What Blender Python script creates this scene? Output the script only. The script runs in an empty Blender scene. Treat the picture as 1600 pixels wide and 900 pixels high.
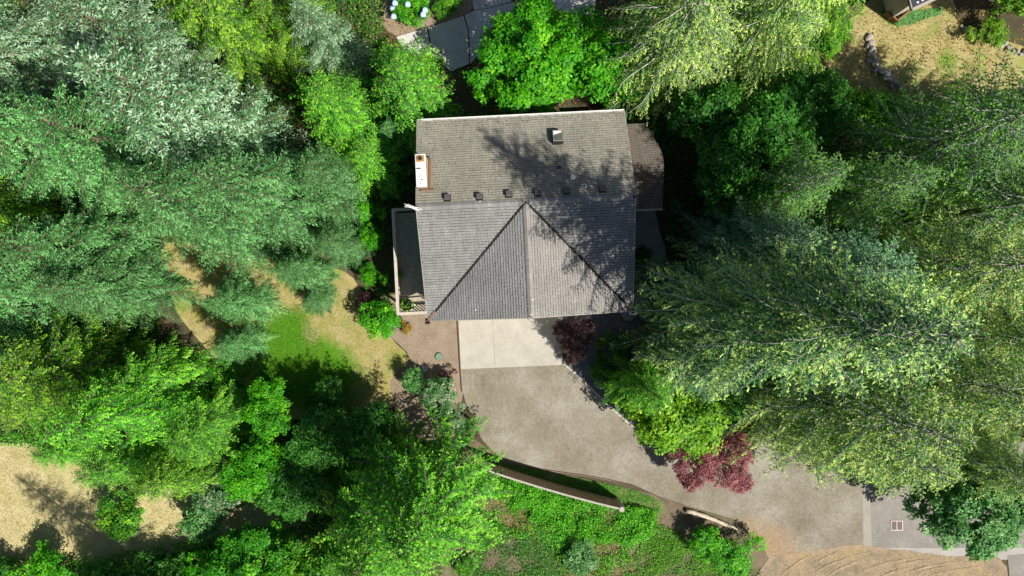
import bpy, bmesh, math, random
import numpy as np
from mathutils import Vector, Matrix

# ------------------------------------------------------------------ camera, sky, sun, exposure
S = bpy.context.scene
CAMZ = 43.0
FPX = 1067.0                                   # focal length in photo pixels (1600 wide)
cam = bpy.data.cameras.new("camera"); camo = bpy.data.objects.new("camera", cam)
S.collection.objects.link(camo); S.camera = camo
camo.location = (0, 0, CAMZ); camo.rotation_euler = (0, 0, 0)
cam.sensor_width = 36.0; cam.lens = 36.0 * FPX / 1600.0
cam.clip_start = 0.5; cam.clip_end = 2000
SUN_EL = math.radians(48)
SUN_H = Vector((0.82, -0.572)).normalized()
sun_dir = Vector((SUN_H.x * math.cos(SUN_EL), SUN_H.y * math.cos(SUN_EL), math.sin(SUN_EL)))
W = bpy.data.worlds.new("World"); S.world = W; W.use_nodes = True
nt = W.node_tree; bg = nt.nodes["Background"]
sky = nt.nodes.new("ShaderNodeTexSky"); sky.sky_type = 'NISHITA'; sky.sun_disc = False
sky.sun_elevation = SUN_EL; sky.sun_rotation = math.atan2(SUN_H.x, SUN_H.y)
nt.links.new(sky.outputs[0], bg.inputs[0]); bg.inputs[1].default_value = 0.05
sl = bpy.data.lights.new("sun", 'SUN'); sl.energy = 4.8; sl.angle = math.radians(0.45)
sl.color = (1.0, 0.95, 0.86)
slo = bpy.data.objects.new("sun", sl); S.collection.objects.link(slo)
slo.rotation_euler = sun_dir.to_track_quat('Z', 'Y').to_euler(); slo.location = (20, -15, 40)
S.view_settings.view_transform = 'Standard'; S.view_settings.look = 'None'
S.view_settings.exposure = 0.68; S.view_settings.gamma = 1.0
S.cycles.max_bounces = 6; S.cycles.transmission_bounces = 4; S.cycles.diffuse_bounces = 3

C = S.collection
rng = np.random.default_rng(7); random.seed(7)

def at(px, py, z=0.0):
    """point of the place that the photo shows at pixel (px, py), at height z"""
    k = (CAMZ - z) / FPX
    return Vector(((px - 800) * k, (450 - py) * k, z))

# ------------------------------------------------------------------ materials
def nd(t, kind, **kw):
    n = t.nodes.new(kind)
    for k, v in kw.items(): setattr(n, k, v)
    return n
def base_mat(name, rough=0.8, spec=0.3):
    m = bpy.data.materials.new(name); m.use_nodes = True
    t = m.node_tree; b = t.nodes["Principled BSDF"]
    b.inputs["Roughness"].default_value = rough
    b.inputs["Specular IOR Level"].default_value = spec
    return m, t, b
def noise(t, scale, detail=6, rough=0.6, vec=None):
    n = nd(t, "ShaderNodeTexNoise"); n.inputs["Scale"].default_value = scale
    n.inputs["Detail"].default_value = detail; n.inputs["Roughness"].default_value = rough
    if vec is not None: t.links.new(vec, n.inputs["Vector"])
    return n
def ramp(t, src, stops):
    r = nd(t, "ShaderNodeValToRGB"); e = r.color_ramp.elements
    while len(e) < len(stops): e.new(0.5)
    for i, (p, c) in enumerate(stops):
        e[i].position = p; e[i].color = (*c, 1) if len(c) == 3 else c
    t.links.new(src, r.inputs[0]); return r
def mix(t, fac, a, b, mode='MIX'):
    n = nd(t, "ShaderNodeMix", data_type='RGBA', blend_type=mode)
    if isinstance(fac, (int, float)): n.inputs[0].default_value = fac
    else: t.links.new(fac, n.inputs[0])
    for i, v in ((6, a), (7, b)):
        if isinstance(v, tuple): n.inputs[i].default_value = (*v, 1)
        else: t.links.new(v, n.inputs[i])
    return n.outputs[2]
def bump(t, b, h, strength=0.4, dist=0.03):
    n = nd(t, "ShaderNodeBump"); n.inputs["Strength"].default_value = strength
    n.inputs["Distance"].default_value = dist
    t.links.new(h, n.inputs["Height"]); t.links.new(n.outputs[0], b.inputs["Normal"])
def geo(t): return nd(t, "ShaderNodeNewGeometry").outputs["Position"]
def mth(t, op, a, b=None, clamp=False):
    n = nd(t, "ShaderNodeMath", operation=op); n.use_clamp = clamp
    for i, v in ((0, a), (1, b)):
        if v is None: continue
        if isinstance(v, (int, float)): n.inputs[i].default_value = v
        else: t.links.new(v, n.inputs[i])
    return n.outputs[0]
def blob(t, p, cx, cy, r, soft, nz):
    """1 near the point (cx, cy), 0 away, with a ragged edge"""
    v = nd(t, "ShaderNodeVectorMath", operation='DISTANCE'); t.links.new(p, v.inputs[0])
    v.inputs[1].default_value = (cx, cy, 0)
    d = mth(t, 'ADD', v.outputs["Value"], mth(t, 'MULTIPLY', nz, soft))
    return mth(t, 'DIVIDE', mth(t, 'SUBTRACT', r + soft * 0.5, d), soft * 0.5, True)

def speckled(name, c1, c2, c3=None, big=0.5, small=30, rough=0.9, bumpd=0.02, bumps=0.5):
    m, t, b = base_mat(name, rough, 0.2); p = geo(t)
    n1 = noise(t, big, 8, 0.65, p); n2 = noise(t, small, 4, 0.7, p)
    a = ramp(t, n1.outputs[0], [(0.35, c1), (0.65, c2)]).outputs[0]
    f = ramp(t, n2.outputs[0], [(0.3, (0.62,) * 3), (0.7, (1.3,) * 3)]).outputs[0]
    col = mix(t, 1.0, a, f, 'MULTIPLY')
    if c3:
        n3 = noise(t, big * 3.3, 6, 0.7, p)
        col = mix(t, ramp(t, n3.outputs[0], [(0.52, (0, 0, 0)), (0.68, (1, 1, 1))]).outputs[0], col, c3)
    t.links.new(col, b.inputs[0]); bump(t, b, n2.outputs[0], bumps, bumpd)
    return m

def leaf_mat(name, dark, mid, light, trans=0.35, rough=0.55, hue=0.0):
    """tint 0..1 is stored per leaf and picks its tone on the ramp"""
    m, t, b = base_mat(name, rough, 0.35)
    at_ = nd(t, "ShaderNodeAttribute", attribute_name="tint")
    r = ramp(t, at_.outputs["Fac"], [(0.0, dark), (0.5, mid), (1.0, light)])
    oi = nd(t, "ShaderNodeObjectInfo")
    hs = nd(t, "ShaderNodeHueSaturation")
    t.links.new(r.outputs[0], hs.inputs["Color"])
    t.links.new(mth(t, 'ADD', mth(t, 'MULTIPLY', oi.outputs["Random"], 0.3), 0.85), hs.inputs["Value"])
    t.links.new(hs.outputs[0], b.inputs[0])
    tr = nd(t, "ShaderNodeBsdfTranslucent")
    tc = mix(t, 1.0, hs.outputs[0], (1.15, 1.25, 0.6), 'MULTIPLY')
    t.links.new(tc, tr.inputs[0])
    mx = nd(t, "ShaderNodeMixShader"); mx.inputs[0].default_value = trans
    t.links.new(b.outputs[0], mx.inputs[1]); t.links.new(tr.outputs[0], mx.inputs[2])
    t.links.new(mx.outputs[0], t.nodes["Material Output"].inputs[0])
    return m

M = {}
M['floor'] = speckled('forest_floor', (0.055, 0.042, 0.026), (0.10, 0.078, 0.045), (0.05, 0.085, 0.025), 0.5, 14, bumpd=0.05)
M['bark_mulch'] = speckled('bark_mulch', (0.21, 0.16, 0.115), (0.28, 0.215, 0.155), (0.27, 0.23, 0.17), 1.2, 26)
M['gravel_bed'] = speckled('gravel_bed', (0.10, 0.10, 0.11), (0.17, 0.17, 0.18), None, 2, 34, bumpd=0.04)
M['moss'] = speckled('moss_ground', (0.06, 0.11, 0.03), (0.12, 0.18, 0.06), (0.18, 0.14, 0.08), 0.9, 16)
M['earth'] = speckled('earth_slope', (0.10, 0.075, 0.05), (0.20, 0.15, 0.10), (0.08, 0.12, 0.035), 0.8, 16)
M['dark_asphalt'] = speckled('dark_asphalt', (0.20, 0.185, 0.165), (0.25, 0.235, 0.21), (0.28, 0.26, 0.23), 0.6, 40)
M['bark'] = speckled('bark', (0.16, 0.12, 0.085), (0.26, 0.21, 0.16), None, 3, 20, bumpd=0.03)
M['limb'] = speckled('limb_bark', (0.42, 0.40, 0.36), (0.60, 0.57, 0.52), None, 2, 20)
M['limb_brown'] = speckled('limb_bark_brown', (0.17, 0.13, 0.09), (0.25, 0.20, 0.14), None, 2, 20)
M['stone'] = speckled('stone', (0.26, 0.23, 0.21), (0.42, 0.38, 0.35), None, 2, 14)
M['log'] = speckled('bleached_log', (0.42, 0.36, 0.28), (0.62, 0.54, 0.44), (0.3, 0.22, 0.14), 3, 20)

def driveway_mat():
    m, t, b = base_mat('driveway_asphalt', 0.9, 0.2); p = geo(t)
    n1 = noise(t, 0.35, 8, 0.62, p); n2 = noise(t, 26, 4, 0.75, p); n3 = noise(t, 1.6, 8, 0.7, p)
    a = ramp(t, n1.outputs[0], [(0.3, (0.175, 0.150, 0.108)), (0.5, (0.245, 0.22, 0.172)), (0.7, (0.325, 0.305, 0.26))]).outputs[0]
    a = mix(t, ramp(t, n3.outputs[0], [(0.50, (0, 0, 0)), (0.72, (0.75,) * 3)]).outputs[0], a, (0.20, 0.165, 0.115))
    # rust coloured strip of needles and moss along the two edges
    q = at(1180, 862); e = blob(t, p, q.x, q.y - 1.0, 3.6, 3.0, n3.outputs[0])
    a = mix(t, e, a, (0.31, 0.22, 0.14))
    n4 = noise(t, 5.5, 10, 0.8, p)
    a = mix(t, 1.0, a, ramp(t, n4.outputs[0], [(0.32, (0.72,) * 3), (0.68, (1.2,) * 3)]).outputs[0], 'MULTIPLY')
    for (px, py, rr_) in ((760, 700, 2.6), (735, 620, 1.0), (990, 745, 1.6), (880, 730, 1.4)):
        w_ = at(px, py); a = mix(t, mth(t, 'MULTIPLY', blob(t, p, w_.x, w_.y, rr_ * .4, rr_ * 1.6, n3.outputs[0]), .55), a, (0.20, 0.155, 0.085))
    v = nd(t, "ShaderNodeTexVoronoi", feature='DISTANCE_TO_EDGE'); v.inputs["Scale"].default_value = 0.16; v.inputs["Randomness"].default_value = 1
    dv = nd(t, "ShaderNodeVectorMath", operation='ADD'); t.links.new(p, dv.inputs[0]); sv = nd(t, "ShaderNodeVectorMath", operation='SCALE'); sv.inputs[3].default_value = 1.4
    t.links.new(n3.outputs[1], sv.inputs[0]); t.links.new(sv.outputs[0], dv.inputs[1]); t.links.new(dv.outputs[0], v.inputs["Vector"])
    ck = ramp(t, v.outputs[0], [(0.0, (0.62,) * 3), (0.006, (1,) * 3)]).outputs[0]
    a = mix(t, 0.7, a, ck, 'MULTIPLY')
    f = ramp(t, n2.outputs[0], [(0.3, (0.66,) * 3), (0.7, (1.26,) * 3)]).outputs[0]
    t.links.new(mix(t, 1.0, a, f, 'MULTIPLY'), b.inputs[0]); bump(t, b, n2.outputs[0], 0.5, 0.02)
    return m
M['driveway'] = driveway_mat()

def concrete_mat(name, c1, c2, stain=(0.2, 0.17, 0.12)):
    m, t, b = base_mat(name, 0.85, 0.25); p = geo(t)
    n1 = noise(t, 0.8, 8, 0.7, p); n2 = noise(t, 40, 3, 0.7, p); n3 = noise(t, 2.6, 8, 0.75, p)
    a = ramp(t, n1.outputs[0], [(0.32, c1), (0.66, c2)]).outputs[0]
    a = mix(t, ramp(t, n3.outputs[0], [(0.5, (0, 0, 0)), (0.8, (0.55,) * 3)]).outputs[0], a, stain)
    for (px, py, r_) in ((748, 540, .5), (818, 520, .7), (850, 555, .5), (790, 560, .4)):
        w_ = at(px, py); a = mix(t, mth(t, 'MULTIPLY', blob(t, p, w_.x, w_.y, r_ * .3, r_ * 1.5, n3.outputs[0]), .4), a, (0.2, 0.18, 0.15))
    f = ramp(t, n2.outputs[0], [(0.3, (0.84,) * 3), (0.7, (1.1,) * 3)]).outputs[0]
    t.links.new(mix(t, 1.0, a, f, 'MULTIPLY'), b.inputs[0]); bump(t, b, n2.outputs[0], 0.3, 0.01)
    return m
M['concrete'] = concrete_mat('old_concrete', (0.34, 0.32, 0.275), (0.43, 0.405, 0.35), (0.27, 0.235, 0.18))
M['path_concrete'] = concrete_mat('path_concrete', (0.42, 0.41, 0.39), (0.55, 0.53, 0.50))

def lawn_mat(name, straw, straw2, green, patches):
    m, t, b = base_mat(name, 0.95, 0.1); p = geo(t)
    n1 = noise(t, 0.9, 8, 0.7, p); n2 = noise(t, 34, 4, 0.8, p); n3 = noise(t, 0.55, 6, 0.6, p)
    a = ramp(t, n1.outputs[0], [(0.35, straw), (0.62, straw2)]).outputs[0]
    a = mix(t, ramp(t, n3.outputs[0], [(0.52, (0, 0, 0)), (0.66, (0.55,) * 3)]).outputs[0], a, green)
    for (cx, cy, r, soft) in patches:
        a = mix(t, blob(t, p, cx, cy, r, soft, n1.outputs[0]), a, green)
    f = ramp(t, n2.outputs[0], [(0.28, (0.7,) * 3), (0.72, (1.25,) * 3)]).outputs[0]
    t.links.new(mix(t, 1.0, a, f, 'MULTIPLY'), b.inputs[0]); bump(t, b, n2.outputs[0], 0.8, 0.05)
    return m
g0 = at(448, 525); g1 = at(500, 590); g2 = at(440, 580)
M['lawn'] = lawn_mat('lawn_grass', (0.29, 0.27, 0.07), (0.40, 0.335, 0.16), (0.075, 0.23, 0.010),
                     [(g0.x, g0.y, 2.3, 2.6), (g1.x, g1.y, 3.0, 2.6), (g2.x, g2.y, 2.6, 2.6)])
M['straw'] = lawn_mat('straw_grass', (0.42, 0.36, 0.17), (0.55, 0.48, 0.26), (0.33, 0.32, 0.10), [])
h0 = at(1480, 95); h1 = at(1410, 10)
M['lawn_far'] = lawn_mat('patchy_grass', (0.33, 0.28, 0.12), (0.46, 0.39, 0.19), (0.19, 0.29, 0.05),
                         [(h0.x, h0.y, 1.0, 1.6), (h1.x, h1.y, 1.4, 0.8)])

def dirt_mat():
    m, t, b = base_mat('dirt_and_chips', 0.95, 0.1); p = geo(t)
    n1 = noise(t, 0.7, 8, 0.7, p); n2 = noise(t, 18, 5, 0.8, p)
    a = ramp(t, n1.outputs[0], [(0.36, (0.22, 0.175, 0.125)), (0.5, (0.31, 0.24, 0.165)), (0.66, (0.40, 0.28, 0.155))]).outputs[0]
    f = ramp(t, n2.outputs[0], [(0.3, (0.5,) * 3), (0.7, (1.4,) * 3)]).outputs[0]
    t.links.new(mix(t, 1.0, a, f, 'MULTIPLY'), b.inputs[0]); bump(t, b, n2.outputs[0], 0.8, 0.05)
    return m
M['dirt'] = dirt_mat(); M['rut'] = speckled('churned_dirt', (0.24, 0.18, 0.12), (0.34, 0.25, 0.16), None, 1.5, 18)

def shingle_mat(name, c1, c2, c3):
    m, t, b = base_mat(name, 0.9, 0.25); p = geo(t)
    at_ = nd(t, "ShaderNodeAttribute", attribute_name="tint")
    a = ramp(t, at_.outputs["Fac"], [(0.0, c1), (0.6, c2), (1.0, c3)]).outputs[0]
    n1 = noise(t, 0.45, 7, 0.65, p); n2 = noise(t, 45, 3, 0.7, p)
    a = mix(t, 1.0, a, ramp(t, n1.outputs[0], [(0.3, (0.84,) * 3), (0.7, (1.12,) * 3)]).outputs[0], 'MULTIPLY')
    a = mix(t, 1.0, a, ramp(t, n2.outputs[0], [(0.3, (0.75,) * 3), (0.7, (1.2,) * 3)]).outputs[0], 'MULTIPLY')
    n5 = noise(t, 1.5, 9, 0.75, p); mp = nd(t, "ShaderNodeMapping"); mp.inputs["Scale"].default_value = (2.2, 0.35, 1); t.links.new(p, mp.inputs[0]); t.links.new(mp.outputs[0], n5.inputs["Vector"])
    a = mix(t, 1.0, a, ramp(t, n5.outputs[0], [(0.35, (0.86,) * 3), (0.65, (1.08,) * 3)]).outputs[0], 'MULTIPLY')
    t.links.new(a, b.inputs[0]); bump(t, b, n2.outputs[0], 0.4, 0.01)
    return m
M['shingle_n'] = shingle_mat('mossy_shingle', (0.205, 0.195, 0.155), (0.265, 0.253, 0.205), (0.32, 0.305, 0.25))
M['shingle_s'] = shingle_mat('grey_shingle', (0.18, 0.178, 0.172), (0.23, 0.228, 0.22), (0.28, 0.277, 0.267))
M['shingle_w'] = shingle_mat('warm_shingle', (0.215, 0.205, 0.188), (0.27, 0.258, 0.237), (0.325, 0.31, 0.285))
M['shingle_b'] = shingle_mat('brown_shingle', (0.10, 0.085, 0.07), (0.135, 0.115, 0.095), (0.17, 0.145, 0.12))
M['underlay'] = base_mat('roof_underlay', 0.95, 0.1)[0]
M['underlay'].node_tree.nodes["Principled BSDF"].inputs[0].default_value = (0.045, 0.043, 0.04, 1)

def plain(name, col, rough=0.6, spec=0.4, metal=0.0, var=0.12, scale=6):
    m, t, b = base_mat(name, rough, spec); b.inputs["Metallic"].default_value = metal
    n = noise(t, scale, 5, 0.6, geo(t))
    lo = tuple(c * (1 - var) for c in col); hi = tuple(min(1, c * (1 + var)) for c in col)
    t.links.new(ramp(t, n.outputs[0], [(0.3, lo), (0.7, hi)]).outputs[0], b.inputs[0])
    return m
M['siding'] = plain('painted_siding', (0.42, 0.37, 0.30))
M['trim'] = plain('pale_trim', (0.33, 0.30, 0.25), 0.7)
M['white'] = plain('white_paint', (0.75, 0.74, 0.70), 0.5)
M['metal_cap'] = plain('chimney_cap_metal', (0.68, 0.66, 0.66), 0.5, 0.5, 0.0, 0.2, 4)
M['rust'] = plain('rusty_metal', (0.34, 0.19, 0.07), 0.8, 0.3, 0, 0.5, 12)
M['chimney_side'] = plain('chimney_siding', (0.42, 0.28, 0.16), 0.8, 0.2, 0, 0.4, 7)
M['black'] = plain('black_metal', (0.025, 0.024, 0.024), 0.5)
M['darkgrey'] = plain('dark_grey_metal', (0.06, 0.055, 0.055), 0.6)
M['vent'] = plain('vent_top', (0.10, 0.09, 0.09), 0.6)
M['valley'] = plain('valley_metal', (0.014, 0.013, 0.013), 0.8, 0.2)
M['valley_rust'] = plain('valley_rust', (0.20, 0.12, 0.08), 0.7)
M['deck'] = plain('deck_board', (0.33, 0.30, 0.23), 0.8, 0.2, 0, 0.25, 5)
M['rail'] = plain('deck_rail', (0.44, 0.40, 0.33), 0.7, 0.2, 0, 0.12, 5)
M['deck_dark'] = plain('deck_beam', (0.10, 0.075, 0.06), 0.8)
M['wall_wood'] = plain('retaining_boards', (0.36, 0.28, 0.18), 0.85, 0.2, 0, 0.3, 5)
M['wall_cap'] = plain('retaining_cap', (0.36, 0.33, 0.29), 0.8, 0.2, 0, 0.2, 8)
M['brown_fence'] = plain('brown_fence', (0.20, 0.10, 0.05), 0.8, 0.2, 0, 0.3)
M['lid'] = plain('green_lid', (0.14, 0.22, 0.14), 0.6, 0.3, 0, 0.15)
M['lid2'] = plain('blue_grey_lid', (0.30, 0.38, 0.37), 0.6, 0.3, 0, 0.15)
M['pink_metal'] = plain('grate_frame', (0.55, 0.42, 0.38), 0.7)
M['grate'] = plain('grate_bars', (0.17, 0.13, 0.12), 0.7)
M['edging'] = plain('steel_edging', (0.10, 0.055, 0.04), 0.8)
M['kerb'] = plain('kerb_stone', (0.46, 0.42, 0.35), 0.85, 0.2, 0, 0.25, 5)
M['terracotta'] = plain('pot', (0.30, 0.14, 0.08), 0.8)
M['chair'] = plain('white_plastic', (0.8, 0.8, 0.78), 0.4)
M['navy'] = plain('navy_roof', (0.03, 0.035, 0.05), 0.8)
M['carpaint'] = plain('car_paint', (0.05, 0.055, 0.065), 0.25, 0.6, 0, 0.05)
M['rubber'] = plain('rubber', (0.02, 0.02, 0.02), 0.9)
M['flower'] = plain('flower_head', (0.42, 0.55, 0.85), 0.8, 0.1)
gm, gt, gb = base_mat('glass', 0.08, 0.6); gb.inputs[0].default_value = (0.10, 0.12, 0.09, 1); M['glass'] = gm

L = {}
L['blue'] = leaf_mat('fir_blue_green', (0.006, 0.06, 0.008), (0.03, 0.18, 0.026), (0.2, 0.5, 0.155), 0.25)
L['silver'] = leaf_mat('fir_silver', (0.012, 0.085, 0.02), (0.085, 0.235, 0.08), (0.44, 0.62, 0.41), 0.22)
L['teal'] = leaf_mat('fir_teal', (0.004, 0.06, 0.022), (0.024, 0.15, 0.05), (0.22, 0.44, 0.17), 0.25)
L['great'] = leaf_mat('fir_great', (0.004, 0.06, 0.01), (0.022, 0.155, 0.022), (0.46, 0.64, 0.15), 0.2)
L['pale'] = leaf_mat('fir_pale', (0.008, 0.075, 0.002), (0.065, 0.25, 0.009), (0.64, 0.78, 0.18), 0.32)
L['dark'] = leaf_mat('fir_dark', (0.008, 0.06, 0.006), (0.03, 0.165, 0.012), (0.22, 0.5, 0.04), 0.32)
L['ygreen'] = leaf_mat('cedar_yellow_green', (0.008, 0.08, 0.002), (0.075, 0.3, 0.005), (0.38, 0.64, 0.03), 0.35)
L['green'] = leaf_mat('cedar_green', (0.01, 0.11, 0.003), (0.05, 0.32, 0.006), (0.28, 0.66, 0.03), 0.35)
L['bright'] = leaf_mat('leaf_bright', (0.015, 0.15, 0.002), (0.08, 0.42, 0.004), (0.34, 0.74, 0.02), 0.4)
L['deep'] = leaf_mat('leaf_deep', (0.012, 0.08, 0.006), (0.045, 0.21, 0.014), (0.15, 0.42, 0.05), 0.3)
L['lime'] = leaf_mat('leaf_lime', (0.03, 0.14, 0.004), (0.19, 0.42, 0.010), (0.50, 0.70, 0.06), 0.4)
L['cool'] = leaf_mat('leaf_cool', (0.02, 0.11, 0.02), (0.11, 0.33, 0.07), (0.42, 0.62, 0.3), 0.3)
L['red'] = leaf_mat('leaf_red', (0.12, 0.03, 0.04), (0.31, 0.1, 0.11), (0.6, 0.32, 0.31), 0.3)
L['purple'] = leaf_mat('leaf_purple', (0.022, 0.012, 0.012), (0.055, 0.024, 0.024), (0.11, 0.045, 0.04), 0.2)
L['mixed'] = leaf_mat('leaf_mixed', (0.02, 0.11, 0.02), (0.11, 0.26, 0.08), (0.62, 0.58, 0.48), 0.25)
L['orange'] = leaf_mat('leaf_orange', (0.18, 0.12, 0.02), (0.36, 0.24, 0.03), (0.5, 0.36, 0.06), 0.3)
L['grass'] = leaf_mat('grass_blade', (0.16, 0.18, 0.03), (0.36, 0.31, 0.10), (0.56, 0.48, 0.22), 0.3)
L['grass_green'] = leaf_mat('grass_blade_green', (0.05, 0.17, 0.008), (0.09, 0.32, 0.014), (0.22, 0.46, 0.03), 0.3)

# ------------------------------------------------------------------ helpers
def tag(o, label=None, cat=None, group=None, kind=None):
    if label: o["label"] = label
    if cat: o["category"] = cat
    if group: o["group"] = group
    if kind: o["kind"] = kind
    return o
def link(name, mesh, parent=None, loc=None):
    o = bpy.data.objects.new(name, mesh); C.objects.link(o)
    if parent is not None: o.parent = parent
    if loc is not None: o.location = loc
    return o
def empty(name, loc, rz=0, label=None, cat=None, group=None):
    o = bpy.data.objects.new(name, None); C.objects.link(o)
    o.location = loc; o.rotation_euler = (0, 0, rz); o.empty_display_size = 0.3
    return tag(o, label, cat, group)

def quads_mesh(name, V, mats, tint=None, mat_index=None, smooth=False, extra=None):
    """V: (n,4,3) quads -> mesh, tint: (n,)"""
    n = len(V); me = bpy.data.meshes.new(name)
    me.vertices.add(n * 4); me.vertices.foreach_set("co", np.ascontiguousarray(V, dtype=np.float32).ravel())
    me.loops.add(n * 4); me.loops.foreach_set("vertex_index", np.arange(n * 4, dtype=np.int32))
    me.polygons.add(n); me.polygons.foreach_set("loop_start", np.arange(0, n * 4, 4, dtype=np.int32))
    if smooth: me.polygons.foreach_set("use_smooth", np.ones(n, dtype=bool))
    for m in mats: me.materials.append(m)
    if tint is not None:
        a = me.attributes.new("tint", 'FLOAT', 'POINT')
        a.data.foreach_set("value", np.repeat(np.clip(tint, 0, 1), 4).astype(np.float32))
    me.update(calc_edges=True); return me

class MB:
    """collects boxes, tubes and polygons into one mesh"""
    def __init__(s): s.v = []; s.f = []
    def poly(s, pts):
        i = len(s.v); s.v += [tuple(p) for p in pts]; s.f.append(tuple(range(i, i + len(pts))))
    def box(s, c, d, rz=0, mat=None):
        i = len(s.v); R = Matrix.Rotation(rz, 3, 'Z') if mat is None else mat
        for sz in (-1, 1):
            for sx, sy in ((-1, -1), (1, -1), (1, 1), (-1, 1)):
                s.v.append(tuple(Vector(c) + R @ Vector((sx * d[0] / 2, sy * d[1] / 2, sz * d[2] / 2))))
        for q in ((0, 3, 2, 1), (4, 5, 6, 7), (0, 1, 5, 4), (1, 2, 6, 5), (2, 3, 7, 6), (3, 0, 4, 7)):
            s.f.append(tuple(i + k for k in q))
        return s
    def beam(s, a, b, w, h):
        """box from a to b"""
        a = Vector(a); b = Vector(b); d = b - a
        q = d.to_track_quat('X', 'Z').to_matrix()
        return s.box((a + b) / 2, (d.length, w, h), mat=q)
    def tube(s, pts, rad, n=8, cap=True):
        pts = [Vector(p) for p in pts]; rings = []
        for k, p in enumerate(pts):
            d = (pts[min(k + 1, len(pts) - 1)] - pts[max(k - 1, 0)]).normalized()
            q = d.to_track_quat('Z', 'Y').to_matrix(); i = len(s.v); rings.append(i)
            r = rad[k] if isinstance(rad, (list, tuple)) else rad
            for j in range(n):
                a = 2 * math.pi * j / n
                s.v.append(tuple(p + q @ Vector((math.cos(a) * r, math.sin(a) * r, 0))))
        for k in range(len(rings) - 1):
            for j in range(n):
                s.f.append((rings[k] + j, rings[k] + (j + 1) % n, rings[k + 1] + (j + 1) % n, rings[k + 1] + j))
        if cap:
            s.f.append(tuple(rings[0] + j for j in reversed(range(n))))
            s.f.append(tuple(rings[-1] + j for j in range(n)))
        return s
    def mesh(s, name, mat, smooth=False, bevel=0):
        me = bpy.data.meshes.new(name); me.from_pydata(s.v, [], s.f)
        if bevel:
            bm = bmesh.new(); bm.from_mesh(me)
            bmesh.ops.bevel(bm, geom=list(bm.edges), offset=bevel, segments=1, affect='EDGES', profile=0.5)
            bm.to_mesh(me); bm.free()
        me.materials.append(mat)
        if smooth: me.polygons.foreach_set("use_smooth", [True] * len(me.polygons))
        me.update(); return me
    def build(s, name, mat, parent=None, smooth=False, bevel=0):
        return link(name, s.mesh(name, mat, smooth, bevel), parent)

def smooth_outline(pts, step=0.5, jit=0.0, seed=0):
    """closed Catmull-Rom outline through the points with a little jitter"""
    r = random.Random(seed); out = []; n = len(pts)
    for i in range(n):
        p0, p1, p2, p3 = (Vector(pts[(i + k - 1) % n]) for k in range(4))
        m = max(1, int((p2 - p1).length / step))
        for j in range(m):
            t = j / m
            q = 0.5 * ((2 * p1) + (-p0 + p2) * t + (2 * p0 - 5 * p1 + 4 * p2 - p3) * t * t + (-p0 + 3 * p1 - 3 * p2 + p3) * t ** 3)
            out.append(q + Vector((r.uniform(-jit, jit), r.uniform(-jit, jit))))
    return out
def sheet(name, pix, z, mat, smooth=True, jit=0.0, step=0.5, thick=0.0, parent=None, kind='structure'):
    pts = [at(x, y).xy for x, y in pix]
    if smooth: pts = smooth_outline(pts, step, jit, len(pix))
    bm = bmesh.new(); vs = [bm.verts.new((p.x, p.y, z)) for p in pts]
    f = bm.faces.new(vs); f.normal_update()
    if f.normal.z < 0: f.normal_flip()
    if thick:
        r = bmesh.ops.extrude_face_region(bm, geom=[f])
        top = [g for g in r['geom'] if isinstance(g, bmesh.types.BMVert)]
        bmesh.ops.translate(bm, verts=top, vec=(0, 0, thick))
    bmesh.ops.triangulate(bm, faces=list(bm.faces), ngon_method='EAR_CLIP')
    bmesh.ops.recalc_face_normals(bm, faces=list(bm.faces))
    me = bpy.data.meshes.new(name); bm.to_mesh(me); bm.free(); me.materials.append(mat)
    o = link(name, me, parent)
    if kind and parent is None: o["kind"] = kind
    return o
def inside(px, py, poly):
    """vectorised point in polygon"""
    x = np.array([p[0] for p in poly]); y = np.array([p[1] for p in poly])
    r = np.zeros(len(px), bool); j = len(x) - 1
    for i in range(len(x)):
        c = ((y[i] > py) != (y[j] > py)) & (px < (x[j] - x[i]) * (py - y[i]) / (y[j] - y[i] + 1e-12) + x[i])
        r ^= c; j = i
    return r

# ------------------------------------------------------------------ leaves
def unit(v): return v / np.maximum(np.linalg.norm(v, axis=-1, keepdims=True), 1e-9)
def kites(P, D, N, ln, wd):
    """flat leaf shapes from base P along D with normal N"""
    sd = unit(np.cross(D, N)); ln = ln[:, None]; wd = wd[:, None]
    return np.stack([P, P + D * ln * 0.45 + sd * wd * 0.5, P + D * ln, P + D * ln * 0.45 - sd * wd * 0.5], 1)

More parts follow.
